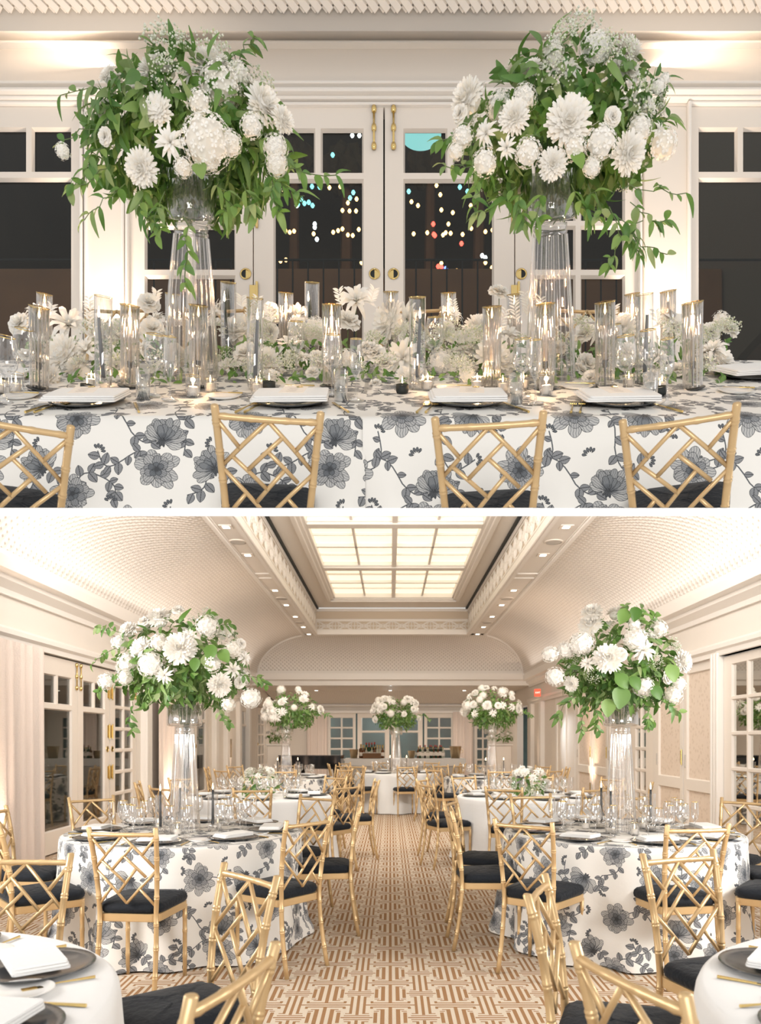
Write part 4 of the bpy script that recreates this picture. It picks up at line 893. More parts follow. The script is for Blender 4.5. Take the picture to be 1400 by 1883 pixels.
LEG_ = MB().tube([(0, 0, 0), (0, 0, .72)], .02, 8).mesh('leg', M_['dark'])
TOP_ = MB().lathe([(.001, .735), (.79, .735), (.80, .745), (.79, .755), (.001, .755)], 40).mesh('tabletop', M_['wbrown'])
DIR8 = ['near', 'near-right', 'right', 'far-right', 'far', 'far-left', 'left', 'near-left']
def table(cx, cy, desc, mt, seed, R_=.83, settings=range(8), detail=2, a0=0, glasses=True):
    """desc singles out the table; detail 2 = full settings, 1 = plates and glasses, joined parts"""
    t = thing('round_table', 'round folding table hidden under the cloth, %s' % desc, 'table', T(cx, cy), 'round banquet tables')
    link('tabletop', TOP_, t)
    for i in range(4): link('leg', LEG_, t, T(.5*math.cos(i*PI/2+.8), .5*math.sin(i*PI/2+.8)))
    c = link('tablecloth', round_cloth(R_, seed, mt)); c.location = (cx, cy, 0); tag(c, ('black and white floral print' if mt == 'toile' else 'plain white')+' floor-length cloth on the %s' % desc, 'tablecloth', 'round tablecloths')
    for k in settings:
        a = -PI/2+k*PI/4+a0; dx, dy = math.cos(a), math.sin(a); w = 'at the %s of the %s' % (DIR8[k], desc); rz = a+PI/2
        def at(rad, side, z=.7605, rot=0): return T(cx+dx*rad-dy*side, cy+dy*rad+dx*side, z, rz+rot)
        inst(CHG, 'charger_plate', 'dark charger plate '+w, 'plate', at(.63, 0), 'chargers on the round tables')
        inst(NAP if detail == 2 else NAP, 'napkin', 'folded white napkin on its charger '+w, 'napkin', at(.63, 0, .766), 'napkins on the round tables')
        if detail == 2:
            inst(SIDE, 'side_plate', 'white side plate '+w, 'plate', at(.56, -.20), 'side plates on the round tables')
            inst(FORK, 'fork', 'gold fork '+w, 'fork', at(.66, -.185), 'gold forks'); inst(KNIFE, 'knife', 'gold knife '+w, 'knife', at(.66, .19), 'gold knives')
        if glasses:
            for q, (gk, rad, sd) in enumerate((('red wine glass', .44, .02), ('white wine glass', .40, .11), ('champagne flute', .47, .16))):
                if detail < 1 and q == 1: continue
                inst(GL[gk] if detail == 2 else GLo[gk], gk.replace(' ', '_'), '%s %s' % (gk, w), 'glass', at(rad, sd), 'wine glasses on the round tables')
    return t
def centre(cx, cy, desc, seed, n=3):
    for i in range(n):
        a = -2.2+i*2.1; w = ('left', 'right', 'rear')[i]
        inst(TAP, 'taper_candle_light', 'charcoal taper burning in clear glass, %s of vase, %s' % (w, desc), 'candle', T(cx+.21*math.cos(a), cy+.21*math.sin(a), .7605))
        a += .7; inst(VOT['tall'], 'votive_candle', 'gold-rimmed glass votive beside the %s taper, %s' % (w, desc), 'candle', T(cx+.25*math.cos(a), cy+.25*math.sin(a), .7605))
TBL = [(-1.49, 5.36, 'front left floral table', 'toile', 1), (1.67, 5.36, 'front right floral table', 'toile', 2), (-1.53, 8.7, 'middle left white table', 'whitecloth', 3), (1.62, 8.7, 'middle right white table', 'whitecloth', 4),
       (-1.83, 13.0, 'back left floral table', 'toile', 5), (1.78, 13.0, 'back right floral table', 'toile', 6), (.12, 14.9, 'far central white table', 'whitecloth', 7)]
for i, (x, y, d, mt, sd) in enumerate(TBL): table(x, y, d, mt, sd, detail=2 if i < 2 else 1 if i < 4 else 0, a0=.06*i)
table(-1.53, 1.75, 'lower left corner white table', 'whitecloth', 8, settings=(2, 3, 4), detail=2, glasses=False, a0=-.15)
table(1.63, 1.75, 'lower right corner white table', 'whitecloth', 9, settings=(4, 5, 6), detail=2, glasses=False, a0=.15)
VS = vase()
T1, T2 = TBL[0][:2], TBL[1][:2]
g_ = 'gold lattice-back chairs with black seats'
def lab(w): return 'gold lattice-back chair, %s' % w
CH = [(-1.43, 4.29, .09, 1, 'square in front of the left floral table'), (-2.12, 4.5, .75, .65, 'left near side of the left floral table'), (-2.52, 5.2, 1, 0, 'far left by the curtain'),
      (-.71, 4.68, -.78, .63, 'right near side of the left floral table'), (-.50, 5.5, -1, -.05, 'side-on at the right of the left floral table'), (-2.33, 6.05, .7, -.72, 'behind the left floral table near the glass doors'), (-.78, 6.15, -.55, -.84, 'behind the left floral table by the aisle'),
      (.95, 4.6, .6, .8, 'left near side of the right floral table'), (1.70, 4.46, -.15, .99, 'square in front of the right floral table'), (2.66, 5.8, -.75, -.66, 'behind the right floral table by the mirrored door'), (2.38, 4.55, -.75, .6, 'right near side of the right floral table'), (2.68, 5.15, -1, 0, 'right side of the right floral table at the frame edge'),
      (.68, 5.15, 1, .05, 'side-on at the left of the right floral table'), (.74, 5.82, 1, -.35, 'aisle side behind the right floral table'), (1.3, 6.3, .2, -1, 'facing us behind the right floral table'), (2.0, 6.2, -.3, -1, 'behind the right floral table, hidden by glasses'),
      (-1.53, 2.83, 0, -1, 'behind the white table in the lower left corner'), (-.73, 2.55, -.75, -.66, 'angled in the left foreground beside the aisle'), (-.59, 1.64, -.96, .27, 'closest on the left, cropped by the lower frame edge'),
      (1.33, 2.9, .35, -.93, 'in front of the right floral table with its back leaning left'), (.75, 2.37, .94, -.34, 'edge-on in the right foreground beside the aisle'), (.76, 1.66, .95, .32, 'closest on the right, cropped by the lower frame edge')]
for x, y, a, b, w in CH: chair(x, y, a, b, lab(w), g_)
for ti, sk in ((2, ()), (3, ()), (4, ()), (5, ()), (6, ())):
    x, y, d = TBL[ti][:3]
    for k in range(8):
        a = -PI/2+k*PI/4+(.15, -.35, .1, -.1, .2)[ti-2]+random.uniform(-.07, .07); R_ = 1.07+random.uniform(-.04, .06)
        cx, cy = x+R_*math.cos(a), y+R_*math.sin(a)
        if abs(cx) > 3.9: continue
        chair(cx, cy, x-cx, y-cy, lab('%s side of %s' % (DIR8[k], d)), g_, hi=ti < 4)
# tall vases and their bouquets
def px3(px, py, d): return Vector(((px-VX)*d/F, d, EYE+(VY-py)*d/F))
def flowers_px(lst, cpx, cpy, rx, ry, dc, Rd):
    out = []
    for k, px, py, r in lst:
        q = max(.38, 1-((px-cpx)/rx)**2-((py-cpy)/ry)**2); d = dc-Rd*math.sqrt(q)*.95; out.append((k, px3(px, py, d), r*d/F*1.08))
    return out
FL_L = [('mum', 295, 1143, 20), ('carn', 328, 1130, 10), ('mum', 330, 1195, 27), ('dahlia', 265, 1195, 20), ('rose', 348, 1175, 16), ('hyd', 378, 1158, 19), ('hyd', 283, 1222, 22), ('rose', 305, 1240, 15), ('hyd', 244, 1218, 17), ('hyd', 240, 1243, 14), ('stock', 297, 1185, 15), ('hyd', 423, 1197, 15), ('rose', 423, 1230, 15), ('rose', 443, 1210, 13), ('stock', 387, 1220, 15), ('mum', 400, 1256, 20), ('hyd', 455, 1280, 17), ('carn', 435, 1253, 10), ('dahlia', 240, 1163, 16), ('stock', 205, 1250, 14), ('stock', 228, 1185, 13), ('rose', 253, 1160, 12), ('carn', 437, 1186, 9), ('carn', 270, 1150, 10), ('stock', 415, 1290, 12)]
FL_R = [('mum', 1092, 1133, 18), ('mum', 1090, 1154, 20), ('hyd', 1075, 1187, 21), ('hyd', 1047, 1197, 15), ('mum', 1120, 1210, 24), ('hyd', 1165, 1180, 20), ('rose', 1181, 1197, 20), ('rose', 1085, 1220, 13), ('mum', 1057, 1255, 13), ('hyd', 1180, 1260, 17), ('mum', 1248, 1217, 19), ('carn', 1222, 1243, 12), ('hyd', 1230, 1274, 16), ('stock', 1205, 1162, 14), ('hyd', 1028, 1243, 16), ('stock', 1020, 1204, 14), ('carn', 1140, 1205, 12), ('hyd', 1240, 1255, 12), ('stock', 1164, 1155, 10), ('rose', 1128, 1222, 14)]
for (X, Y), lst, cpx, cpy, nm, vn, ivy in ((T1, FL_L, 335, 1222, 'left', [[(360, 1160), (400, 1150), (428, 1148)], [(440, 1240), (470, 1245), (490, 1258)], [(230, 1180), (190, 1205), (168, 1222)], [(225, 1230), (190, 1260), (182, 1272)], [(245, 1290), (238, 1320), (242, 1345)], [(400, 1300), (412, 1325), (420, 1330)], [(350, 1160), (372, 1140), (386, 1128)], [(240, 1165), (205, 1155), (180, 1155)]], [(390, 1185, 1.1), (405, 1195, 1.0), (375, 1205, 1.0), (360, 1210, .9)]),
                                      (T2, FL_R, 1138, 1222, 'right', [[(1160, 1160), (1155, 1130), (1150, 1115)], [(1060, 1280), (1035, 1300), (1028, 1322)], [(1080, 1290), (1072, 1320), (1070, 1345)], [(1100, 1300), (1098, 1330), (1100, 1345)], [(1215, 1290), (1235, 1300), (1248, 1310)], [(1190, 1300), (1195, 1325), (1196, 1340)], [(1190, 1160), (1200, 1140), (1206, 1130)], [(1170, 1150), (1182, 1125), (1178, 1115)]], [(1143, 1262, 1.5), (1133, 1240, 1.2), (1230, 1222, 1.2), (1118, 1285, 1.2), (1160, 1245, 1.0), (1200, 1262, 1), (1152, 1120, 1.1), (1170, 1116, 1.0)])):
    inst(VS, 'pedestal_vase', 'tall fluted glass pedestal vase on the front %s floral table' % nm, 'vase', T(X, Y, .7605), 'tall fluted vases')
    root = thing('flower_arrangement', 'large white and green bouquet atop the vase on the front %s floral table' % nm, 'flowers', T(X, Y, 1.60), 'tall bouquets')
    R_ = (.46, .42, .385) if nm == 'left' else (.40, .38, .40)
    Cc = px3(cpx, cpy, Y); centre(X, Y, TBL[0 if nm == 'left' else 1][2], 1)
    bouquet(root, Cc, R_, flowers_px(lst, cpx, cpy, R_[0]*265, R_[2]*265, Y, .42), 290, 900, 10, [[px3(a, b, Y-.30+.04*i) for i, (a, b) in enumerate(v)] for v in vn], 12, 3 if nm == 'left' else 4, ivy=[(px3(a, b, Y-.42), s*.85) for a, b, s in ivy], cap=(.82, 1))
    st = MB()
    for i in range(14): a = i*2.4; st.tube([(.03*math.cos(a), .03*math.sin(a), -.07), (.06*math.cos(a), .06*math.sin(a), .15)], .003, 4, False)
    link('cut_stems', st.mesh('cut_stems', M_['stem']), root)
for ti, cpx, cpy, rx, nm in ((4, 538, 1307, .47, 'far left'), (5, 905, 1305, .47, 'far right'), (6, 729, 1313, .46, 'far central')):
    X, Y, d = TBL[ti][:3]; inst(VS, 'pedestal_vase', 'tall fluted glass vase on the %s' % d, 'vase', T(X, Y, .7605), 'tall fluted vases'); centre(X, Y, d, 1, 2)
    root = thing('flower_arrangement', 'round white rose bouquet atop the vase on the %s' % d, 'flowers', T(X, Y, 1.6), 'tall bouquets')
    C_ = px3(cpx, cpy, Y); r = random.Random(ti); fls = []
    for i in range(34):
        z = r.uniform(-.35, 1); a = r.uniform(-PI, 0) if i < 27 else r.uniform(0, PI); q = math.sqrt(1-z*z); fls.append((r.choice(['rose', 'rose', 'hyd', 'carn', 'mum']), C_+Vector((q*math.cos(a)*rx, q*math.sin(a)*rx, z*.36)), r.uniform(.055, .085)))
    bouquet(root, C_, (rx, rx, .38), fls, 60, 800, 4, [[C_+Vector((rx*.8, -.1, -.1)), C_+Vector((rx*1.2, -.1, -.02)), C_+Vector((rx*1.45, -.1, -.12))]], 0, ti, cap=(.85, 1))
# low centrepieces on the white tables
def low_centre(M, desc, seed, sc_=1.0, nf=14):
    inv = M.inverted(); root = thing('flower_centrepiece', desc, 'flowers', M, 'low centrepieces'); r = random.Random(seed); C_ = M @ Vector((0, 0, .14)); fl = []
    for i in range(nf):
        z = r.uniform(-.1, 1); a = i*2.4; q = math.sqrt(1-z*z); fl.append((r.choice(['rose', 'rose', 'carn', 'dahlia']), C_+Vector((q*math.cos(a)*.19, q*math.sin(a)*.19, z*.17))*1.0, r.uniform(.04, .065)))
    link('glass_bowl', lat('glass_bowl', [(.001, 0), (.08, 0), (.09, .06), (.085, .12)], 'glass'), root)
    bouquet(root, C_, (.19, .19, .17), fl, 30, 60, 7, (), 0, seed)
for i, (dx, w) in enumerate(((-.0, 'left'), (0, 'right'))):
    X, Y, d = TBL[2+i][:3]; low_centre(T(X+dx, Y-.05, .7605), 'low white rose centrepiece in a glass bowl on the %s' % d, 20+i)
    for k in range(4): inst(VOT['tall'], 'votive_candle', 'small glass votive %s of the low centrepiece on the %s' % (('left', 'right', 'in front', 'behind')[k], d), 'candle', T(X+(-.3, .3, .05, .1)[k], Y+(-.1, -.05, -.32, .3)[k], .7605))
# bar with bottles and ice buckets, grand piano
bar_ = thing('bar_counter', 'long white-clothed bar table below the far windows', 'bar', T(.65, 22.9, 0))
link('bar_cloth', MB().bbox(-2.05, 1.65, -.35, .35, .60, .845, .02).mesh('bar_cloth', M_['whitecloth']), bar_); link('bar_front', MB().bbox(-2.0, 1.6, -.3, .3, 0, .6, .02).mesh('bar_front', M_['speaker']), bar_)
def bottle(h, r, body, cap):
    return [('body', lat('body', [(.001, 0), (r, .002), (r, h*.6), (r*.35, h*.75), (r*.33, h*.92), (.001, h*.93)], body, 12)), ('cap', lat('cap', [(r*.4, h*.88), (r*.4, h), (.001, h)], cap, 10)), ('label', lat('label', [(r+.001, h*.2), (r+.001, h*.5)], 'card', 12))]
BT = [mat('green_bottle', (.01, .05, .02), .1), mat('amber_bottle', (.14, .05, .015), .1), mat('dark_bottle', (.012, .01, .012), .1), mat('pale_bottle', (.5, .5, .42), .1), mat('red_cap', (.4, .03, .02), .4), mat('gold_cap', (.5, .35, .1), .3)]
for i, m_ in enumerate(BT): M_['bt%d' % i] = m_
bts = [bottle(.33, .042, 'bt0', 'bt4'), bottle(.30, .045, 'bt1', 'bt5'), bottle(.34, .04, 'bt2', 'bt4'), bottle(.28, .046, 'bt3', 'bt5')]; cn = ['green', 'amber', 'dark', 'pale']
rb = random.Random(3); ORD = 'first second third fourth fifth sixth seventh eighth ninth tenth eleventh twelfth thirteenth fourteenth fifteenth sixteenth'.split()
for i in range(34):
    grp = 0 if i < 18 else 1; px = (664+(i % 9)*5.0 if i < 18 else 770+(i-18)*3.0 if i < 34 else 0); k = rb.randrange(4); y = 22.75+.13*(i // 9 % 2)+rb.uniform(0, .05); z = .846+(.10 if grp == 0 and i >= 9 else 0)
    inst(bts[k], 'bottle', '%s bottle, %s from left, %s of far bar' % (cn[k], ORD[i % 9 if i < 18 else i-18], ('front row, left crowd' if i < 9 else 'raised rear row, left crowd') if grp == 0 else 'right-hand row'), 'bottle', T((px-VX)*y/F, y, .846 if grp else .846, 0, 1.45 if grp == 0 and i >= 9 else 1.2), '%s bottles %s' % (cn[k], 'left crowd' if grp == 0 else 'right row'))
inst(MB().bbox(-.28, .28, -.06, .06, 0, .16, .01).mesh('bottle_crate', M_['wbrown']), 'bottle_crate', 'dark wooden crate holding bottles at the left of the far bar', 'crate', T((684-VX)*22.6/F, 22.6, .846))
for px, s, w in ((651, 1, 'left'), (757, .85, 'middle'), (838, 1.35, 'large right')):
    y = 22.75; inst([('bucket', lat('bucket', [(.001, 0), (.10, 0), (.135, .27), (.15, .275), (.13, .27), (.10, .05), (.001, .05)], 'champ', 24)), ('handle', MB().tube([(.13, 0, .2), (.17, 0, .19), (.17, 0, .14), (.13, 0, .13)], .008, 6).mesh('handle', M_['champ']))], 'ice_bucket', '%s champagne-coloured ice bucket on the far bar' % w, 'bucket', T((px-VX)*y/F, y, .846, 0, s))
pn_ = thing('grand_piano', 'black lacquered grand piano at the far left before the bar', 'piano', T(-2.2, 20.6, 0))
body = [(-.85, -.35), (.85, -.45), (.9, .1), (.55, .5), (.1, .55), (-.4, .75), (-.85, .75)]
link('case', MB().ext(body, 'z', .62, .96).mesh('case', M_['piano']), pn_); link('lid', MB().ext([(x*1.02, y*1.02) for x, y in body], 'z', .965, .99).mesh('lid', M_['piano']), pn_)
for x, y in ((-.7, -.2), (.7, -.3), (-.3, .6)): link('leg', MB().lathe([(.07, 0), (.05, .1), (.06, .5), (.08, .62)], 12, c=(x, y)).mesh('leg', M_['piano']), pn_)
link('keyboard', MB().bbox(.86, 1.02, -.4, .1, .66, .74, .01).mesh('keyboard', M_['plate']), pn_)
for i, px in enumerate((512, 920)):
    y = 21.2; inst([('box', MB().bbox(-.3, .3, -.2, .2, .0, 1.25, .02).mesh('box', M_['paint'])), ('top', MB().bbox(-.33, .33, -.23, .23, 1.25, 1.29, .01).mesh('top', M_['trimw']))], 'white_pedestal', 'white box pedestal at the far %s under a shadowed bouquet' % ('left', 'right')[i], 'pedestal', T((px-VX)*y/F, y, 0))
    root = thing('flower_arrangement', 'dim bouquet resting on the white pedestal at the far %s' % ('left', 'right')[i], 'flowers', T((px-VX)*y/F, y, 1.29)); C_ = Vector(((px-VX)*y/F, y, 1.5)); r = random.Random(i)
    bouquet(root, C_, (.4, .3, .22), [], 0, 160, 2, (), 9, 70+i)
# loose things on the floor
inst(LFM[1], 'fallen_leaf', 'single green leaf fallen on the carpet in the left foreground', 'leaf', Matrix.Translation((-1.36, 4.0, .012)) @ Matrix.Rotation(1.3, 4, 'Z'))
# ================================================================== UPPER ROOM: raked banquet table
RK = math.atan(.676)
def frame(P, tilt=RK, flat=False):
    if flat: return Matrix.Translation(P) @ Matrix.Rotation(RK, 4, 'X')
    h = Vector((P.x, P.y, 0)).normalized(); a = Vector((0, 0, 1))*math.cos(tilt)-h*math.sin(tilt); x = Vector((h.y, -h.x, 0)); y = a.cross(x)
    return Matrix(((x.x, y.x, a.x, P.x), (x.y, y.y, a.y, P.y), (x.z, y.z, a.z, P.z), (0, 0, 0, 1)))
def base(px, py, lift=0.0):
    s = 1.351*(py-440); d = F/s; return Vector(((px-VX)/s, d, .68+.676*d+lift))
def up(px, py, s=1.0, flat=False, rz=0, lift=.003):
    return frame(base(px, py, lift), flat=flat) @ Matrix.Rotation(rz, 4, 'Z') @ Matrix.Scale(s, 4)
def proj(P): return (VX+P.x*F/P.y, VY-(P.z-EYE)*F/P.y)
def height(px, py, pytop):            # how tall a thing standing at (px, py) is when its top shows at pytop
    M = up(px, py); lo_, hi_ = 0, 2.5
    for _ in range(40):
        m = (lo_+hi_)/2
        if proj(M @ Vector((0, 0, m)))[1] > pytop: lo_ = m
        else: hi_ = m
    return lo_
# tables under the cloths and the two printed cloths
for i, (a, b, w) in enumerate(((-2.6, -.17, 'left'), (-.11, 2.9, 'right'))):
    t = thing('banquet_table', 'long banquet table under the %s floral cloth in the upper scene' % w, 'table', Matrix.Translation((0, 3.16, .68+.676*3.16-.015)) @ Matrix.Rotation(RK, 4, 'X'))
    link('tabletop', MB().bbox(a+.05, b-.05, 0, 1.62, -.03, -.005, .005).mesh('tabletop', M_['wbrown']), t)
    for x in (a+.15, b-.15):
        for y in (.1, 1.5): link('leg', MB().tube([(x, y+.05, -.19), (x, y+.05, -.03)], .02, 8).mesh('leg', M_['dark']), t)
def long_cloth(xa, xb, seam, seed, flap):
    m = MB(); uv = []; nx = int((xb-xa)*45); rows = []
    for t in np.linspace(1.72, 0.02, 12): rows.append(('top', t))
    rows += [('edge', .6)]+[('drop', t) for t in (.02, .05, .09, .13, .17, .21, .25, .30, .35, .40)]
    for kind, t in rows:
        for i in range(nx+1):
            x = xa+(xb-xa)*i/nx; e = (xb-x) if seam == 'r' else (x-xa); k = max(0, 1-e/.16)
            if kind == 'top': y = 3.1+t*math.cos(RK); z = .68+.676*3.1+t*math.sin(RK); z += -.012*k*max(0, 1-t/.5); v = t
            elif kind == 'edge': y = 3.098; z = .68+.676*3.1-.002; v = 0
            else:
                wv = .010*math.sin(x*9+seed)+.006*math.sin(x*21+seed*2); sag = t/.4
                y = 3.092+wv*sag-(.012 if flap and t < .155 else 0)-.03*sag; z = .68+.676*3.1-t-.004; v = -t
                y += k*k*.05*sag; 
            m.v.append((x+(.05*k*(1 if seam == 'r' else -1)*(-.3) if kind == 'drop' else 0), y, z)); uv.append((x+(0 if seam == 'r' else .31), v+seed*.17))
    R_ = len(rows)
    for j in range(R_-1):
        for i in range(nx): a = j*(nx+1)+i; m.f.append((a, a+1, a+nx+2, a+nx+1))
    return m.mesh('tablecloth', M_['toile'], True, uv)
o = link('tablecloth', long_cloth(-2.7, -.09, 'r', 1.0, False)); tag(o, 'black floral print cloth on the left part of the long candlelit table', 'tablecloth', 'long table cloths')
o = link('tablecloth', long_cloth(-.13, 3.0, 'l', 2.3, True)); tag(o, 'black floral print cloth on the right part, creased across its front', 'tablecloth', 'long table cloths')
for m_ in (): pass
# chairs, cut by the slab they stand on
n0 = Vector((0, -s1, 1)); 
def upper_chair(pxl, pyl, pxr, pyr, label, wd=.376, sc_=.92, tilt=RK+.06):
    s = (pxr-pxl)/(wd*sc_); d = F/s; Pm = Vector((((pxl+pxr)/2-VX)/s, d, EYE+(VY-(pyl+pyr)/2)/s))
    M0 = frame(Pm, tilt); loc = Vector((0, -.28, HT))*sc_; M = Matrix.Translation(Pm-(M0.to_3x3() @ loc)) @ M0.to_3x3().to_4x4() @ Matrix.Scale(sc_, 4)
    root = thing('dining_chair', label, 'chair', Matrix.Translation(M.translation), 'gold chairs along the long table')
    for name, me in chair_hi:
        if name == 'leg' and max(v.co.z for v in me.vertices) < .6: continue
        bm = bmesh.new(); bm.from_mesh(me); bm.transform(M)
        bmesh.ops.bisect_plane(bm, geom=bm.verts[:]+bm.edges[:]+bm.faces[:], plane_co=(0, 0, EYE+.0015), plane_no=n0, clear_inner=True)
        if len(bm.faces) > 3:
            m2 = bpy.data.meshes.new(name); bm.transform(Matrix.Translation(-M.translation)); bm.to_mesh(m2); m2.materials.append(me.materials[0]); link('back_post' if name == 'leg' else name, m2, root)
        bm.free()
for a in ((-76, 768, 122, 763, 'leftmost'), (397, 752, 590, 753, 'second from left'), (800, 762, 998, 765, 'third from left'), (1150, 757, 1346, 760, 'rightmost')):
    upper_chair(*a[:4], lab('%s along the front of the long candlelit table' % a[4]))
for px, w in ((215, 'left'), (395, 'left centre'), (755, 'centre'), (1080, 'right')):    # backs of the chairs on the far side
    d = 4.95; s = F/d; root = thing('dining_chair', 'gold chair back behind the long table, %s of the far side' % w, 'chair', Matrix.Translation(((px-VX)/s, d, 3.75)), 'gold chairs behind the long table')
    z = EYE+(VY-571)/s-3.75
    link('top_rail', MB().tube([(-.2, 0, z), (0, .012, z-.004), (.2, 0, z)], .011, 8).mesh('top_rail', G, True), root)
    for sx in (-1, 1): link('back_post', MB().tube([(sx*.19, 0, -.775), (sx*.205, 0, z+.02)], .013, 8).mesh('back_post', G, True), root)
    for p, q in (((0, z), (-.2, z-.25)), ((0, z), (.2, z-.25)), ((-.2, z-.03), (-.1, z-.13)), ((.2, z-.03), (.1, z-.13))): link('lattice_bar', MB().tube([(p[0], 0, p[1]), (q[0], 0, q[1])], .008, 6).mesh('lattice_bar', G, True), root)
# tall vases and bouquets
def up_vase(px, py, pyneck, nm, r0, r1, bw, bh):
    M = up(px, py); H_ = height(px, py, pyneck); inst(vase(H_, bw, bh, r0, r1), 'pedestal_vase', 'tall fluted glass pedestal vase at the %s of the long candlelit table' % nm, 'vase', M, 'tall fluted vases on the long table'); return M, H_
FLU_L = [('mum', 290, 145, 27), ('dahlia', 212, 150, 18), ('mum', 385, 135, 33), ('hyd', 400, 172, 34), ('mum', 475, 197, 31), ('dahlia', 295, 205, 25), ('stock', 365, 196, 19), ('rose', 315, 258, 25), ('hyd', 378, 258, 40), ('hyd', 418, 262, 20), ('hyd', 497, 270, 20), ('hyd', 500, 298, 18), ('mum', 265, 303, 27), ('stock', 455, 232, 18), ('stock', 430, 150, 17), ('stock', 338, 302, 15), ('carn', 205, 250, 13), ('mum', 510, 222, 20), ('rose', 350, 150, 20), ('stock', 385, 295, 12), ('carn', 262, 178, 12), ('stock', 130, 275, 12), ('rose', 250, 175, 14)]
FLU_R = [('mum', 1145, 108, 28), ('rose', 1040, 142, 27), ('mum', 870, 183, 29), ('mum', 952, 215, 25), ('mum', 1045, 222, 36), ('rose', 902, 242, 20), ('rose', 937, 267, 17), ('stock', 975, 276, 21), ('rose', 1152, 190, 21), ('carn', 1140, 140, 24), ('mum', 1150, 277, 30), ('stock', 1100, 258, 25), ('stock', 1055, 268, 18), ('mum', 1018, 295, 23), ('hyd', 1165, 236, 20), ('stock', 1207, 262, 22), ('stock', 900, 293, 20), ('stock', 1085, 300, 15), ('stock', 862, 250, 17), ('carn', 858, 210, 14), ('mum', 985, 140, 17), ('hyd', 970, 186, 20), ('stock', 1195, 168, 12), ('stock', 1207, 155, 9), ('carn', 1120, 215, 14), ('dahlia', 1180, 200, 15), ('stock', 850, 275, 12), ('rose', 1200, 240, 14)]
VN_L = [[(430, 160), (440, 110), (450, 85), (472, 72)], [(400, 140), (430, 105), (445, 118)], [(230, 180), (170, 160), (112, 175)], [(200, 230), (150, 240), (110, 265)], [(200, 300), (165, 330), (130, 350)], [(230, 340), (190, 365), (155, 405)], [(300, 350), (285, 400), (290, 430)], [(340, 400), (345, 460), (340, 520)], [(480, 300), (540, 310), (618, 322)], [(480, 320), (530, 345), (560, 360)], [(450, 340), (460, 380), (470, 395)], [(260, 330), (262, 385), (275, 410)], [(400, 330), (425, 375), (410, 395)], [(500, 310), (505, 370), (515, 390)], [(190, 260), (165, 300), (150, 330)], [(470, 250), (520, 290), (545, 300)]]
VN_R = [[(1020, 120), (1035, 100), (1040, 85)], [(1080, 120), (1092, 95), (1095, 85)], [(900, 240), (850, 250), (805, 262)], [(890, 300), (850, 305), (820, 306)], [(1150, 340), (1200, 350), (1262, 355)], [(1160, 370), (1200, 410), (1225, 405)], [(1140, 400), (1180, 450), (1228, 468)], [(1120, 380), (1140, 440), (1120, 485)], [(1180, 410), (1160, 440), (1175, 470)], [(950, 340), (920, 380), (880, 390)], [(1000, 350), (990, 400), (985, 420)], [(960, 350), (955, 390), (965, 410)], [(1180, 190), (1205, 165), (1225, 145)], [(1190, 220), (1225, 225), (1235, 215)], [(900, 300), (880, 340), (870, 380)], [(1050, 340), (1070, 380), (1085, 400)], [(1080, 340), (1110, 380), (1100, 400)]]
for (px, py, pn, nm, r0, lst, cx, cy, rx, ry, vn, sd) in ((352, 697, 412, 'left', .138, FLU_L, 345, 258, 185, 118, VN_L, 31), (1012, 697, 412, 'right', .128, FLU_R, 1035, 240, 178, 120, VN_R, 32)):
    M, H_ = up_vase(px, py, pn, nm, r0, .078, .118, .20)
    base_P = M @ Vector((0, 0, H_+.10)); dd = (M @ Vector((0, 0, H_+.45))).y
    root = thing('flower_arrangement', 'huge white bouquet with trailing greenery atop the %s tall vase of the long table' % nm, 'flowers', Matrix.Translation(base_P), 'huge bouquets over the long table')
    sc2 = dd/F; C_ = px3(cx, cy, dd); R3 = (rx*sc2, .36, ry*sc2)
    bouquet(root, C_, R3, flowers_px(lst, cx, cy, rx, ry, dd, .36), 245, 1300, 16, [[px3(a, b, dd-.22+.02*i) for i, (a, b) in enumerate(v)] for v in vn], 14, sd, ivy=[(px3(cx+20, cy+42, dd-.36), .6)])
    st = MB()
    for i in range(16): a = i*2.4; st.tube([(.03*math.cos(a), .03*math.sin(a), -.02), (.05*math.cos(a), .05*math.sin(a), .28)], .003, 4, False)
    link('cut_stems', st.mesh('cut_stems', M_['stem']), root)
# hurricanes, tapers, votives, glasses
LR = lambda px: 'left vase' if px < 600 else 'right vase'
order = ['first', 'second', 'third', 'fourth', 'fifth', 'sixth', 'seventh', 'eighth']
for i, (px, py, pt) in enumerate(((72, 716, 566), (239, 713, 563), (365, 713, 563), (610, 712, 561), (905, 716, 565), (1003, 716, 560), (1113, 714, 557), (1274, 716, 558))):
    h = height(px, py, pt); M = up(px, py, h/.37)
    inst(HUR, 'hurricane_candle', 'fluted candle glass in the front row, %s from the left' % order[i], 'candle', M @ T(0, 0, .004), 'front row hurricane candles'); inst(COAST, 'coaster', 'round black coaster under the %s front-row fluted candle glass' % order[i], 'coaster', up(px, py, 1.0))
    if i in (1, 3, 5, 7): P = (M @ Vector((0, -.01, .36))); lamp('candle_glow', 'POINT', P, 8, (1, .64, .36), shadow_soft_size=.02)
for i, (px, pt) in enumerate(((82, 540), (318, 540), (526, 538), (719, 536), (825, 538), (946, 541), (1163, 540), (1229, 535))):
    h = height(px, 668, pt); M = up(px, 668, h/.36); inst(HURS, 'hurricane_candle', 'fluted candle glass in the back row, %s from the left' % order[i], 'candle', M, 'back row hurricane candles')
    if i in (0, 2, 4, 6): lamp('candle_glow', 'POINT', M @ Vector((0, -.01, .33)), 8, (1, .64, .36), shadow_soft_size=.02)
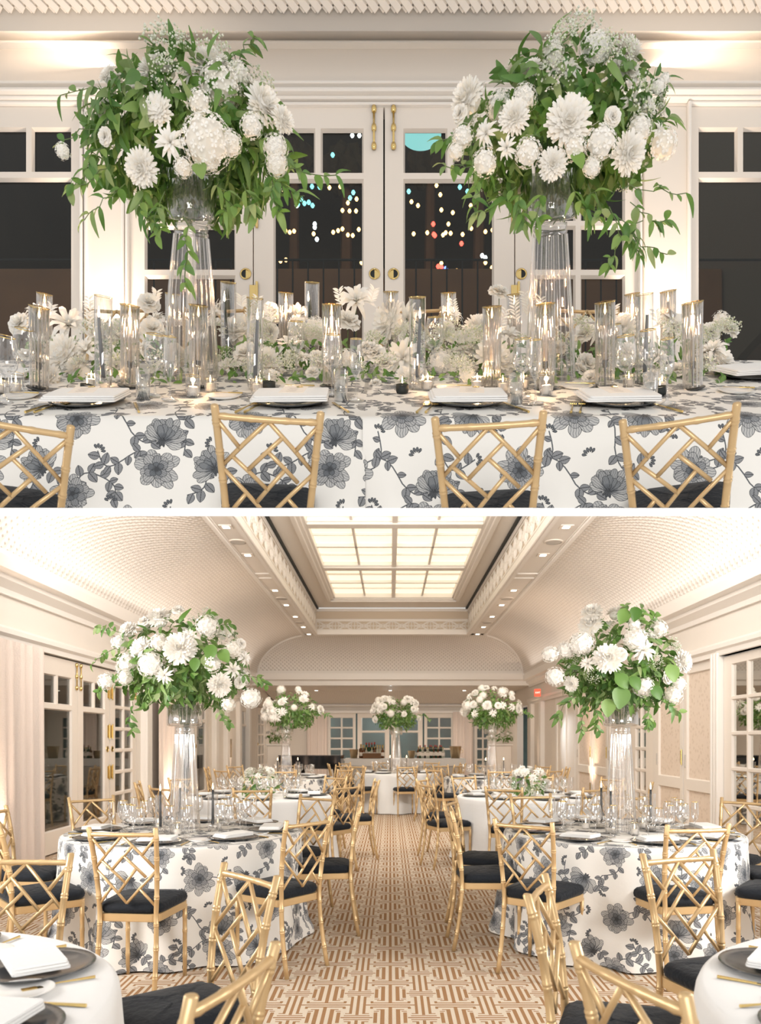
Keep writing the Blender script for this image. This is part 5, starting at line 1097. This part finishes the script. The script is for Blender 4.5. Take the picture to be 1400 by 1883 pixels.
for px, py, pt, pr, w in ((190, 716, 545, CLR, 'left of the second fluted candle'), (469, 716, 548, CLR2, 'right of the left vase'), (768, 716, 546, CLR2, 'right of the cloth seam'), (1186, 706, 541, CLR2, 'right of the right vase'), (420, 676, 519, CLR, 'in the back row just right of the left vase'), (574, 672, 519, CLR, 'tallest of the back row near the left centre door')):
    h = height(px, py, pt); inst(pr, 'cylinder_candle', 'clear glass cylinder with charcoal taper, %s' % w, 'candle', up(px, py, h/.40), 'charcoal tapers in clear cylinders')
vt = [(29, 724, 'tall'), (355, 730, 'tall'), (1005, 727, 'tall'), (963, 716, 'ribbed'), (787, 718, 'ribbed'), (168, 713, 'ribbed'), (387, 722, 'ribbed'), (878, 718, 'ribbed'), (925, 722, 'ribbed'), (1157, 714, 'ribbed'), (1218, 720, 'ribbed'), (160, 724, 'black'), (495, 718, 'black'), (740, 724, 'black'), (1214, 728, 'black'), (2, 724, 'ribbed'), (472, 724, 'ribbed')]
near = [(72, 'first front-row fluted candle'), (190, 'left clear cylinder'), (239, 'second front-row fluted candle'), (352, 'left tall vase'), (469, 'charcoal taper right of the left vase'), (610, 'fourth front-row fluted candle'), (768, 'clear cylinder right of the cloth seam'), (905, 'fifth front-row fluted candle'), (1012, 'right tall vase'), (1113, 'seventh front-row fluted candle'), (1186, 'rightmost clear cylinder'), (1274, 'last front-row fluted candle')]
def nearest(px):
    q, w = min(near, key=lambda t: abs(t[0]-px)); return '%s the %s' % ('just left of' if px < q-2 else ('just right of' if px > q+2 else 'right before'), w)
seen = {}
def uniq(base_, px):
    k = base_+nearest(px); seen[k] = seen.get(k, 0)+1
    return k if seen[k] == 1 else k+(', outer one' if seen[k] == 2 else ', outermost one')
for px, py, k in vt:
    M = up(px, py, .95 if k != 'tall' else 1.05); inst(VOT[k], 'votive_candle', uniq({'tall': 'gold-rimmed glass votive ', 'ribbed': 'small ribbed glass votive ', 'black': 'squat black votive '}[k], px), 'candle', M, 'votives on the long table')
    if px in (355, 787, 1005, 168, 878): lamp('votive_glow', 'POINT', M @ Vector((0, 0, .06)), 1.2, (1, .6, .28), shadow_soft_size=.01)
for px, py, s in ((263, 734, 1.0), (627, 737, 1.0), (950, 742, 1.05), (1197, 740, 1.05)): inst(tumbler, 'water_tumbler', uniq('straight tumbler of iced water ', px), 'glass', up(px, py, height(px, py, py-56)/.125))
wg = [(10, 742, 618, 'red wine glass'), (44, 720, 604, 'red wine glass'), (285, 730, 614, 'red wine glass'), (313, 738, 618, 'champagne flute'), (611, 728, 614, 'red wine glass'), (655, 738, 622, 'champagne flute'), (962, 733, 622, 'red wine glass'), (985, 744, 624, 'champagne flute'), (1151, 730, 617, 'red wine glass'), (1192, 716, 606, 'white wine glass'), (1227, 745, 622, 'champagne flute'), (800, 690, 582, 'white wine glass'), (545, 690, 590, 'white wine glass'), (1130, 690, 596, 'white wine glass')]
for px, py, pt, k in wg:
    h0 = {'red wine glass': .22, 'white wine glass': .20, 'champagne flute': .225}[k]; inst(GL[k], k.replace(' ', '_'), uniq('gold-rimmed stemmed %s ' % k, px), 'glass', up(px, py, height(px, py, pt)/h0), 'stemware on the long table')
# place settings
PSW = ['left end', 'left centre', 'right centre', 'right end']
for i, px in enumerate((160, 535, 858, 1133)):
    w = 'in the %s place setting of the long table' % PSW[i]; z = i
    inst(CHG, 'charger_plate', 'dark charger plate '+w, 'plate', up(px+2, 742, 1.0, True), 'long table chargers')
    inst(SIDE, 'dinner_plate', 'dark-edged dinner plate under the napkin '+w, 'plate', up(px, 745, 1.35, True, lift=.02))
    inst(NAPB, 'napkin', 'large folded white napkin '+w, 'napkin', up(px, 746, 1.12, True, rz=(-.05, .03, .02, .05)[i], lift=.018), 'long table napkins')
    inst(CARD, 'menu_card', 'menu card with gold seal '+w, 'card', up(px-(5, -5, -10, 0)[i], 744, 1.0, True, rz=(.12, -.05, -.1, .1)[i], lift=.066), 'menu cards')
    for k, dx in ((0, -88), (1, -72)): inst(FORK, 'fork', 'gold %s fork %s' % (('outer', 'inner')[k], w), 'fork', up(px+dx+8, 752, 1.35, True, rz=-.25), 'long table forks')
    inst(KNIFE, 'knife', 'gold-handled knife '+w, 'knife', up(px+92, 752, 1.1, True, rz=.35), 'long table knives')
for px, py, w in ((38, 732, 'at the left end'), (412, 732, 'left of the left centre napkin'), (545, 718, 'behind the left centre napkin'), (833, 718, 'behind the right centre napkin'), (1060, 714, 'below the right tall vase'), (1352, 722, 'at the right end')):
    inst(SIDE, 'side_plate', 'white side plate %s of the long table' % w, 'plate', up(px, py, 1.0, True), 'long table side plates'); inst(KNIFE, 'butter_knife', 'gold butter knife lying on the white side plate %s' % w, 'knife', up(px+8, py-2, .7, True, rz=1.4, lift=.018))
inst(CHG, 'charger_plate', 'dark charger at the far right table end', 'plate', up(1372, 694, 1.0, True)); inst(NAPB, 'napkin', 'cream folded napkin at the far right table end', 'napkin', up(1375, 697, 1.15, True, rz=.3, lift=.02))
inst(NAPB, 'napkin', 'white napkin at the far left table end behind the wine glasses', 'napkin', up(5, 697, 1.0, True, lift=.005))
# low flower clusters between the candles
def cluster(px0, px1, name, fl, seed, nb, sprigs=()):
    P0 = base((px0+px1)/2, 690); root = thing('flower_centrepiece', name, 'flowers', Matrix.Translation(P0), 'low flower runs on the long table'); inv = root.matrix_world.inverted(); r = random.Random(seed)
    def at_(px, py, pb):  # stands in the row whose base shows at pb
        M = up(px, pb); h = height(px, pb, py); return M @ Vector((0, 0, h)), M
    for k, px, py, rad in fl:
        pb = 700-(712-py)*.25 if py < 640 else max(py+14, 688); pb = min(pb, 708)
        P, M = at_(px, py, pb); d = Vector((r.gauss(0, .35)+(px-(px0+px1)/2)/500, -.8, .45+r.gauss(0, .3)))
        link(BN[k], BL[k], root, inv @ Matrix.Translation(P) @ rotd(d, r.uniform(0, 6)) @ Matrix.Scale(rad*P.y/F*1.42, 4))
        if py < 600: link('stem', MB().tube([inv @ P, inv @ (M @ Vector((0, 0, .03)))], .0025, 5).mesh('stem', M_['stem']), root)
    for i in range(nb):
        px = r.uniform(px0, px1); py = r.uniform(600, 690); P, M = at_(px, py, min(706, max(py+16, 676)+r.uniform(0, 8)))
        link('babys_breath', BR if i % 2 else BRw, root, inv @ Matrix.Translation(P) @ rotd((r.gauss(0, .3), -.6, .7), r.uniform(0, 6)) @ Matrix.Scale(r.uniform(.7, 1.1), 4), 'stuff')
    st = MB()
    for i in range(int((px1-px0)*.7)):
        px = r.uniform(px0, px1); py = r.uniform(625, 700); P, M = at_(px, py, min(708, max(py+10, 684))); st.merge(r.choice(LF), inv @ Matrix.Translation(P+Vector((0, .03, 0))) @ leafrot((r.gauss(0, .6), -.3, .5+r.gauss(0, .5)), (0, -1, .3)) @ Matrix.Scale(.6, 4))
    link('foliage', st.mesh('foliage', M_['leaf'], True), root, kind='stuff')
    for (px, py, pt) in sprigs:                          # bleached feathery sprigs
        P, M = at_(px, py, 690); m = MB(); L_ = (py-pt)*P.y/F; m.tube([(0, 0, 0), (.01, 0, L_)], .0012, 4)
        for j in range(14):
            z = L_*(.2+.8*j/14); s = -1 if j % 2 else 1; V, Fc = leaf_m(.035, .005, .1); m.merge(MB().add(V, Fc), Matrix.Translation((0, 0, z)) @ leafrot((s*.8, r.uniform(-.3, .3), .6), (0, -1, 0)))
        link('bleached_sprig', m.mesh('bleached_sprig', IV), root, inv @ Matrix.Translation(P) @ Matrix.Rotation(r.uniform(-.3, .3), 4, 'Y'))
cluster(40, 345, 'low white flower run at the left end of the long table', [('rose', 68, 567, 22), ('carn', 35, 595, 16), ('rose', 125, 590, 30), ('dahlia', 112, 652, 30), ('rose', 156, 640, 24), ('mum', 140, 678, 24), ('mum', 225, 612, 24), ('carn', 274, 557, 15), ('rose', 285, 585, 20), ('carn', 280, 605, 17), ('rose', 262, 640, 20), ('carn', 326, 652, 15), ('rose', 215, 672, 20), ('carn', 50, 655, 16), ('stock', 180, 610, 14), ('carn', 305, 618, 12), ('carn', 240, 690, 14), ('rose', 300, 668, 13), ('dahlia', 92, 690, 16)], 51, 22, [(165, 600, 545), (285, 560, 535), (90, 590, 560), (175, 620, 555)])
cluster(395, 660, 'low white flower run between the left vase and the cloth seam', [('dahlia', 440, 605, 28), ('rose', 397, 572, 22), ('mum', 485, 668, 28), ('rose', 415, 675, 24), ('carn', 452, 650, 18), ('rose', 548, 575, 24), ('rose', 533, 632, 26), ('hyd', 580, 612, 20), ('carn', 500, 575, 14), ('carn', 498, 612, 12), ('rose', 558, 655, 14), ('carn', 583, 655, 11), ('carn', 587, 672, 13), ('carn', 575, 685, 10), ('rose', 655, 548, 26), ('carn', 640, 590, 18), ('dahlia', 500, 690, 14), ('carn', 470, 575, 13), ('carn', 545, 600, 12), ('stock', 640, 660, 13), ('carn', 670, 640, 12)], 52, 30, [(470, 590, 545), (460, 600, 550), (500, 600, 560), (445, 570, 545), (630, 570, 530), (680, 560, 530)])
cluster(665, 965, 'low white flower run between the cloth seam and the right vase', [('dahlia', 712, 590, 28), ('rose', 748, 585, 22), ('rose', 740, 655, 28), ('carn', 690, 650, 16), ('carn', 710, 668, 13), ('carn', 680, 640, 12), ('rose', 795, 636, 20), ('hyd', 810, 667, 18), ('dahlia', 860, 635, 30), ('rose', 833, 575, 18), ('mum', 880, 600, 22), ('rose', 848, 672, 20), ('carn', 918, 538, 15), ('rose', 935, 612, 24), ('dahlia', 905, 650, 24), ('dahlia', 930, 665, 20), ('carn', 770, 690, 14), ('dahlia', 748, 690, 16), ('carn', 820, 606, 12), ('stock', 860, 690, 12), ('carn', 690, 705, 9)], 53, 30, [(838, 590, 550), (915, 620, 565), (950, 600, 545), (965, 590, 540)])
cluster(1050, 1350, 'low white flower run at the right end of the long table', [('rose', 1240, 592, 27), ('mum', 1140, 612, 24), ('carn', 1075, 615, 15), ('carn', 1080, 668, 15), ('carn', 1068, 680, 12), ('carn', 1085, 695, 12), ('rose', 1100, 610, 20), ('rose', 1175, 620, 18), ('rose', 1310, 640, 22), ('dahlia', 1325, 658, 26), ('rose', 1290, 655, 16), ('carn', 1340, 605, 16), ('carn', 1308, 610, 14), ('dahlia', 1160, 648, 20), ('rose', 1215, 655, 18), ('carn', 1245, 680, 14), ('carn', 1150, 590, 13), ('stock', 1325, 590, 12), ('carn', 1200, 690, 12), ('rose', 1290, 625, 14)], 54, 26, [(1125, 600, 560), (1210, 600, 570)])
cluster(965, 1050, 'loose pale blooms behind the right vase foot', [('carn', 985, 560, 12), ('rose', 1000, 600, 18), ('carn', 1025, 640, 14)], 55, 8, [(975, 590, 535), (990, 600, 545)])
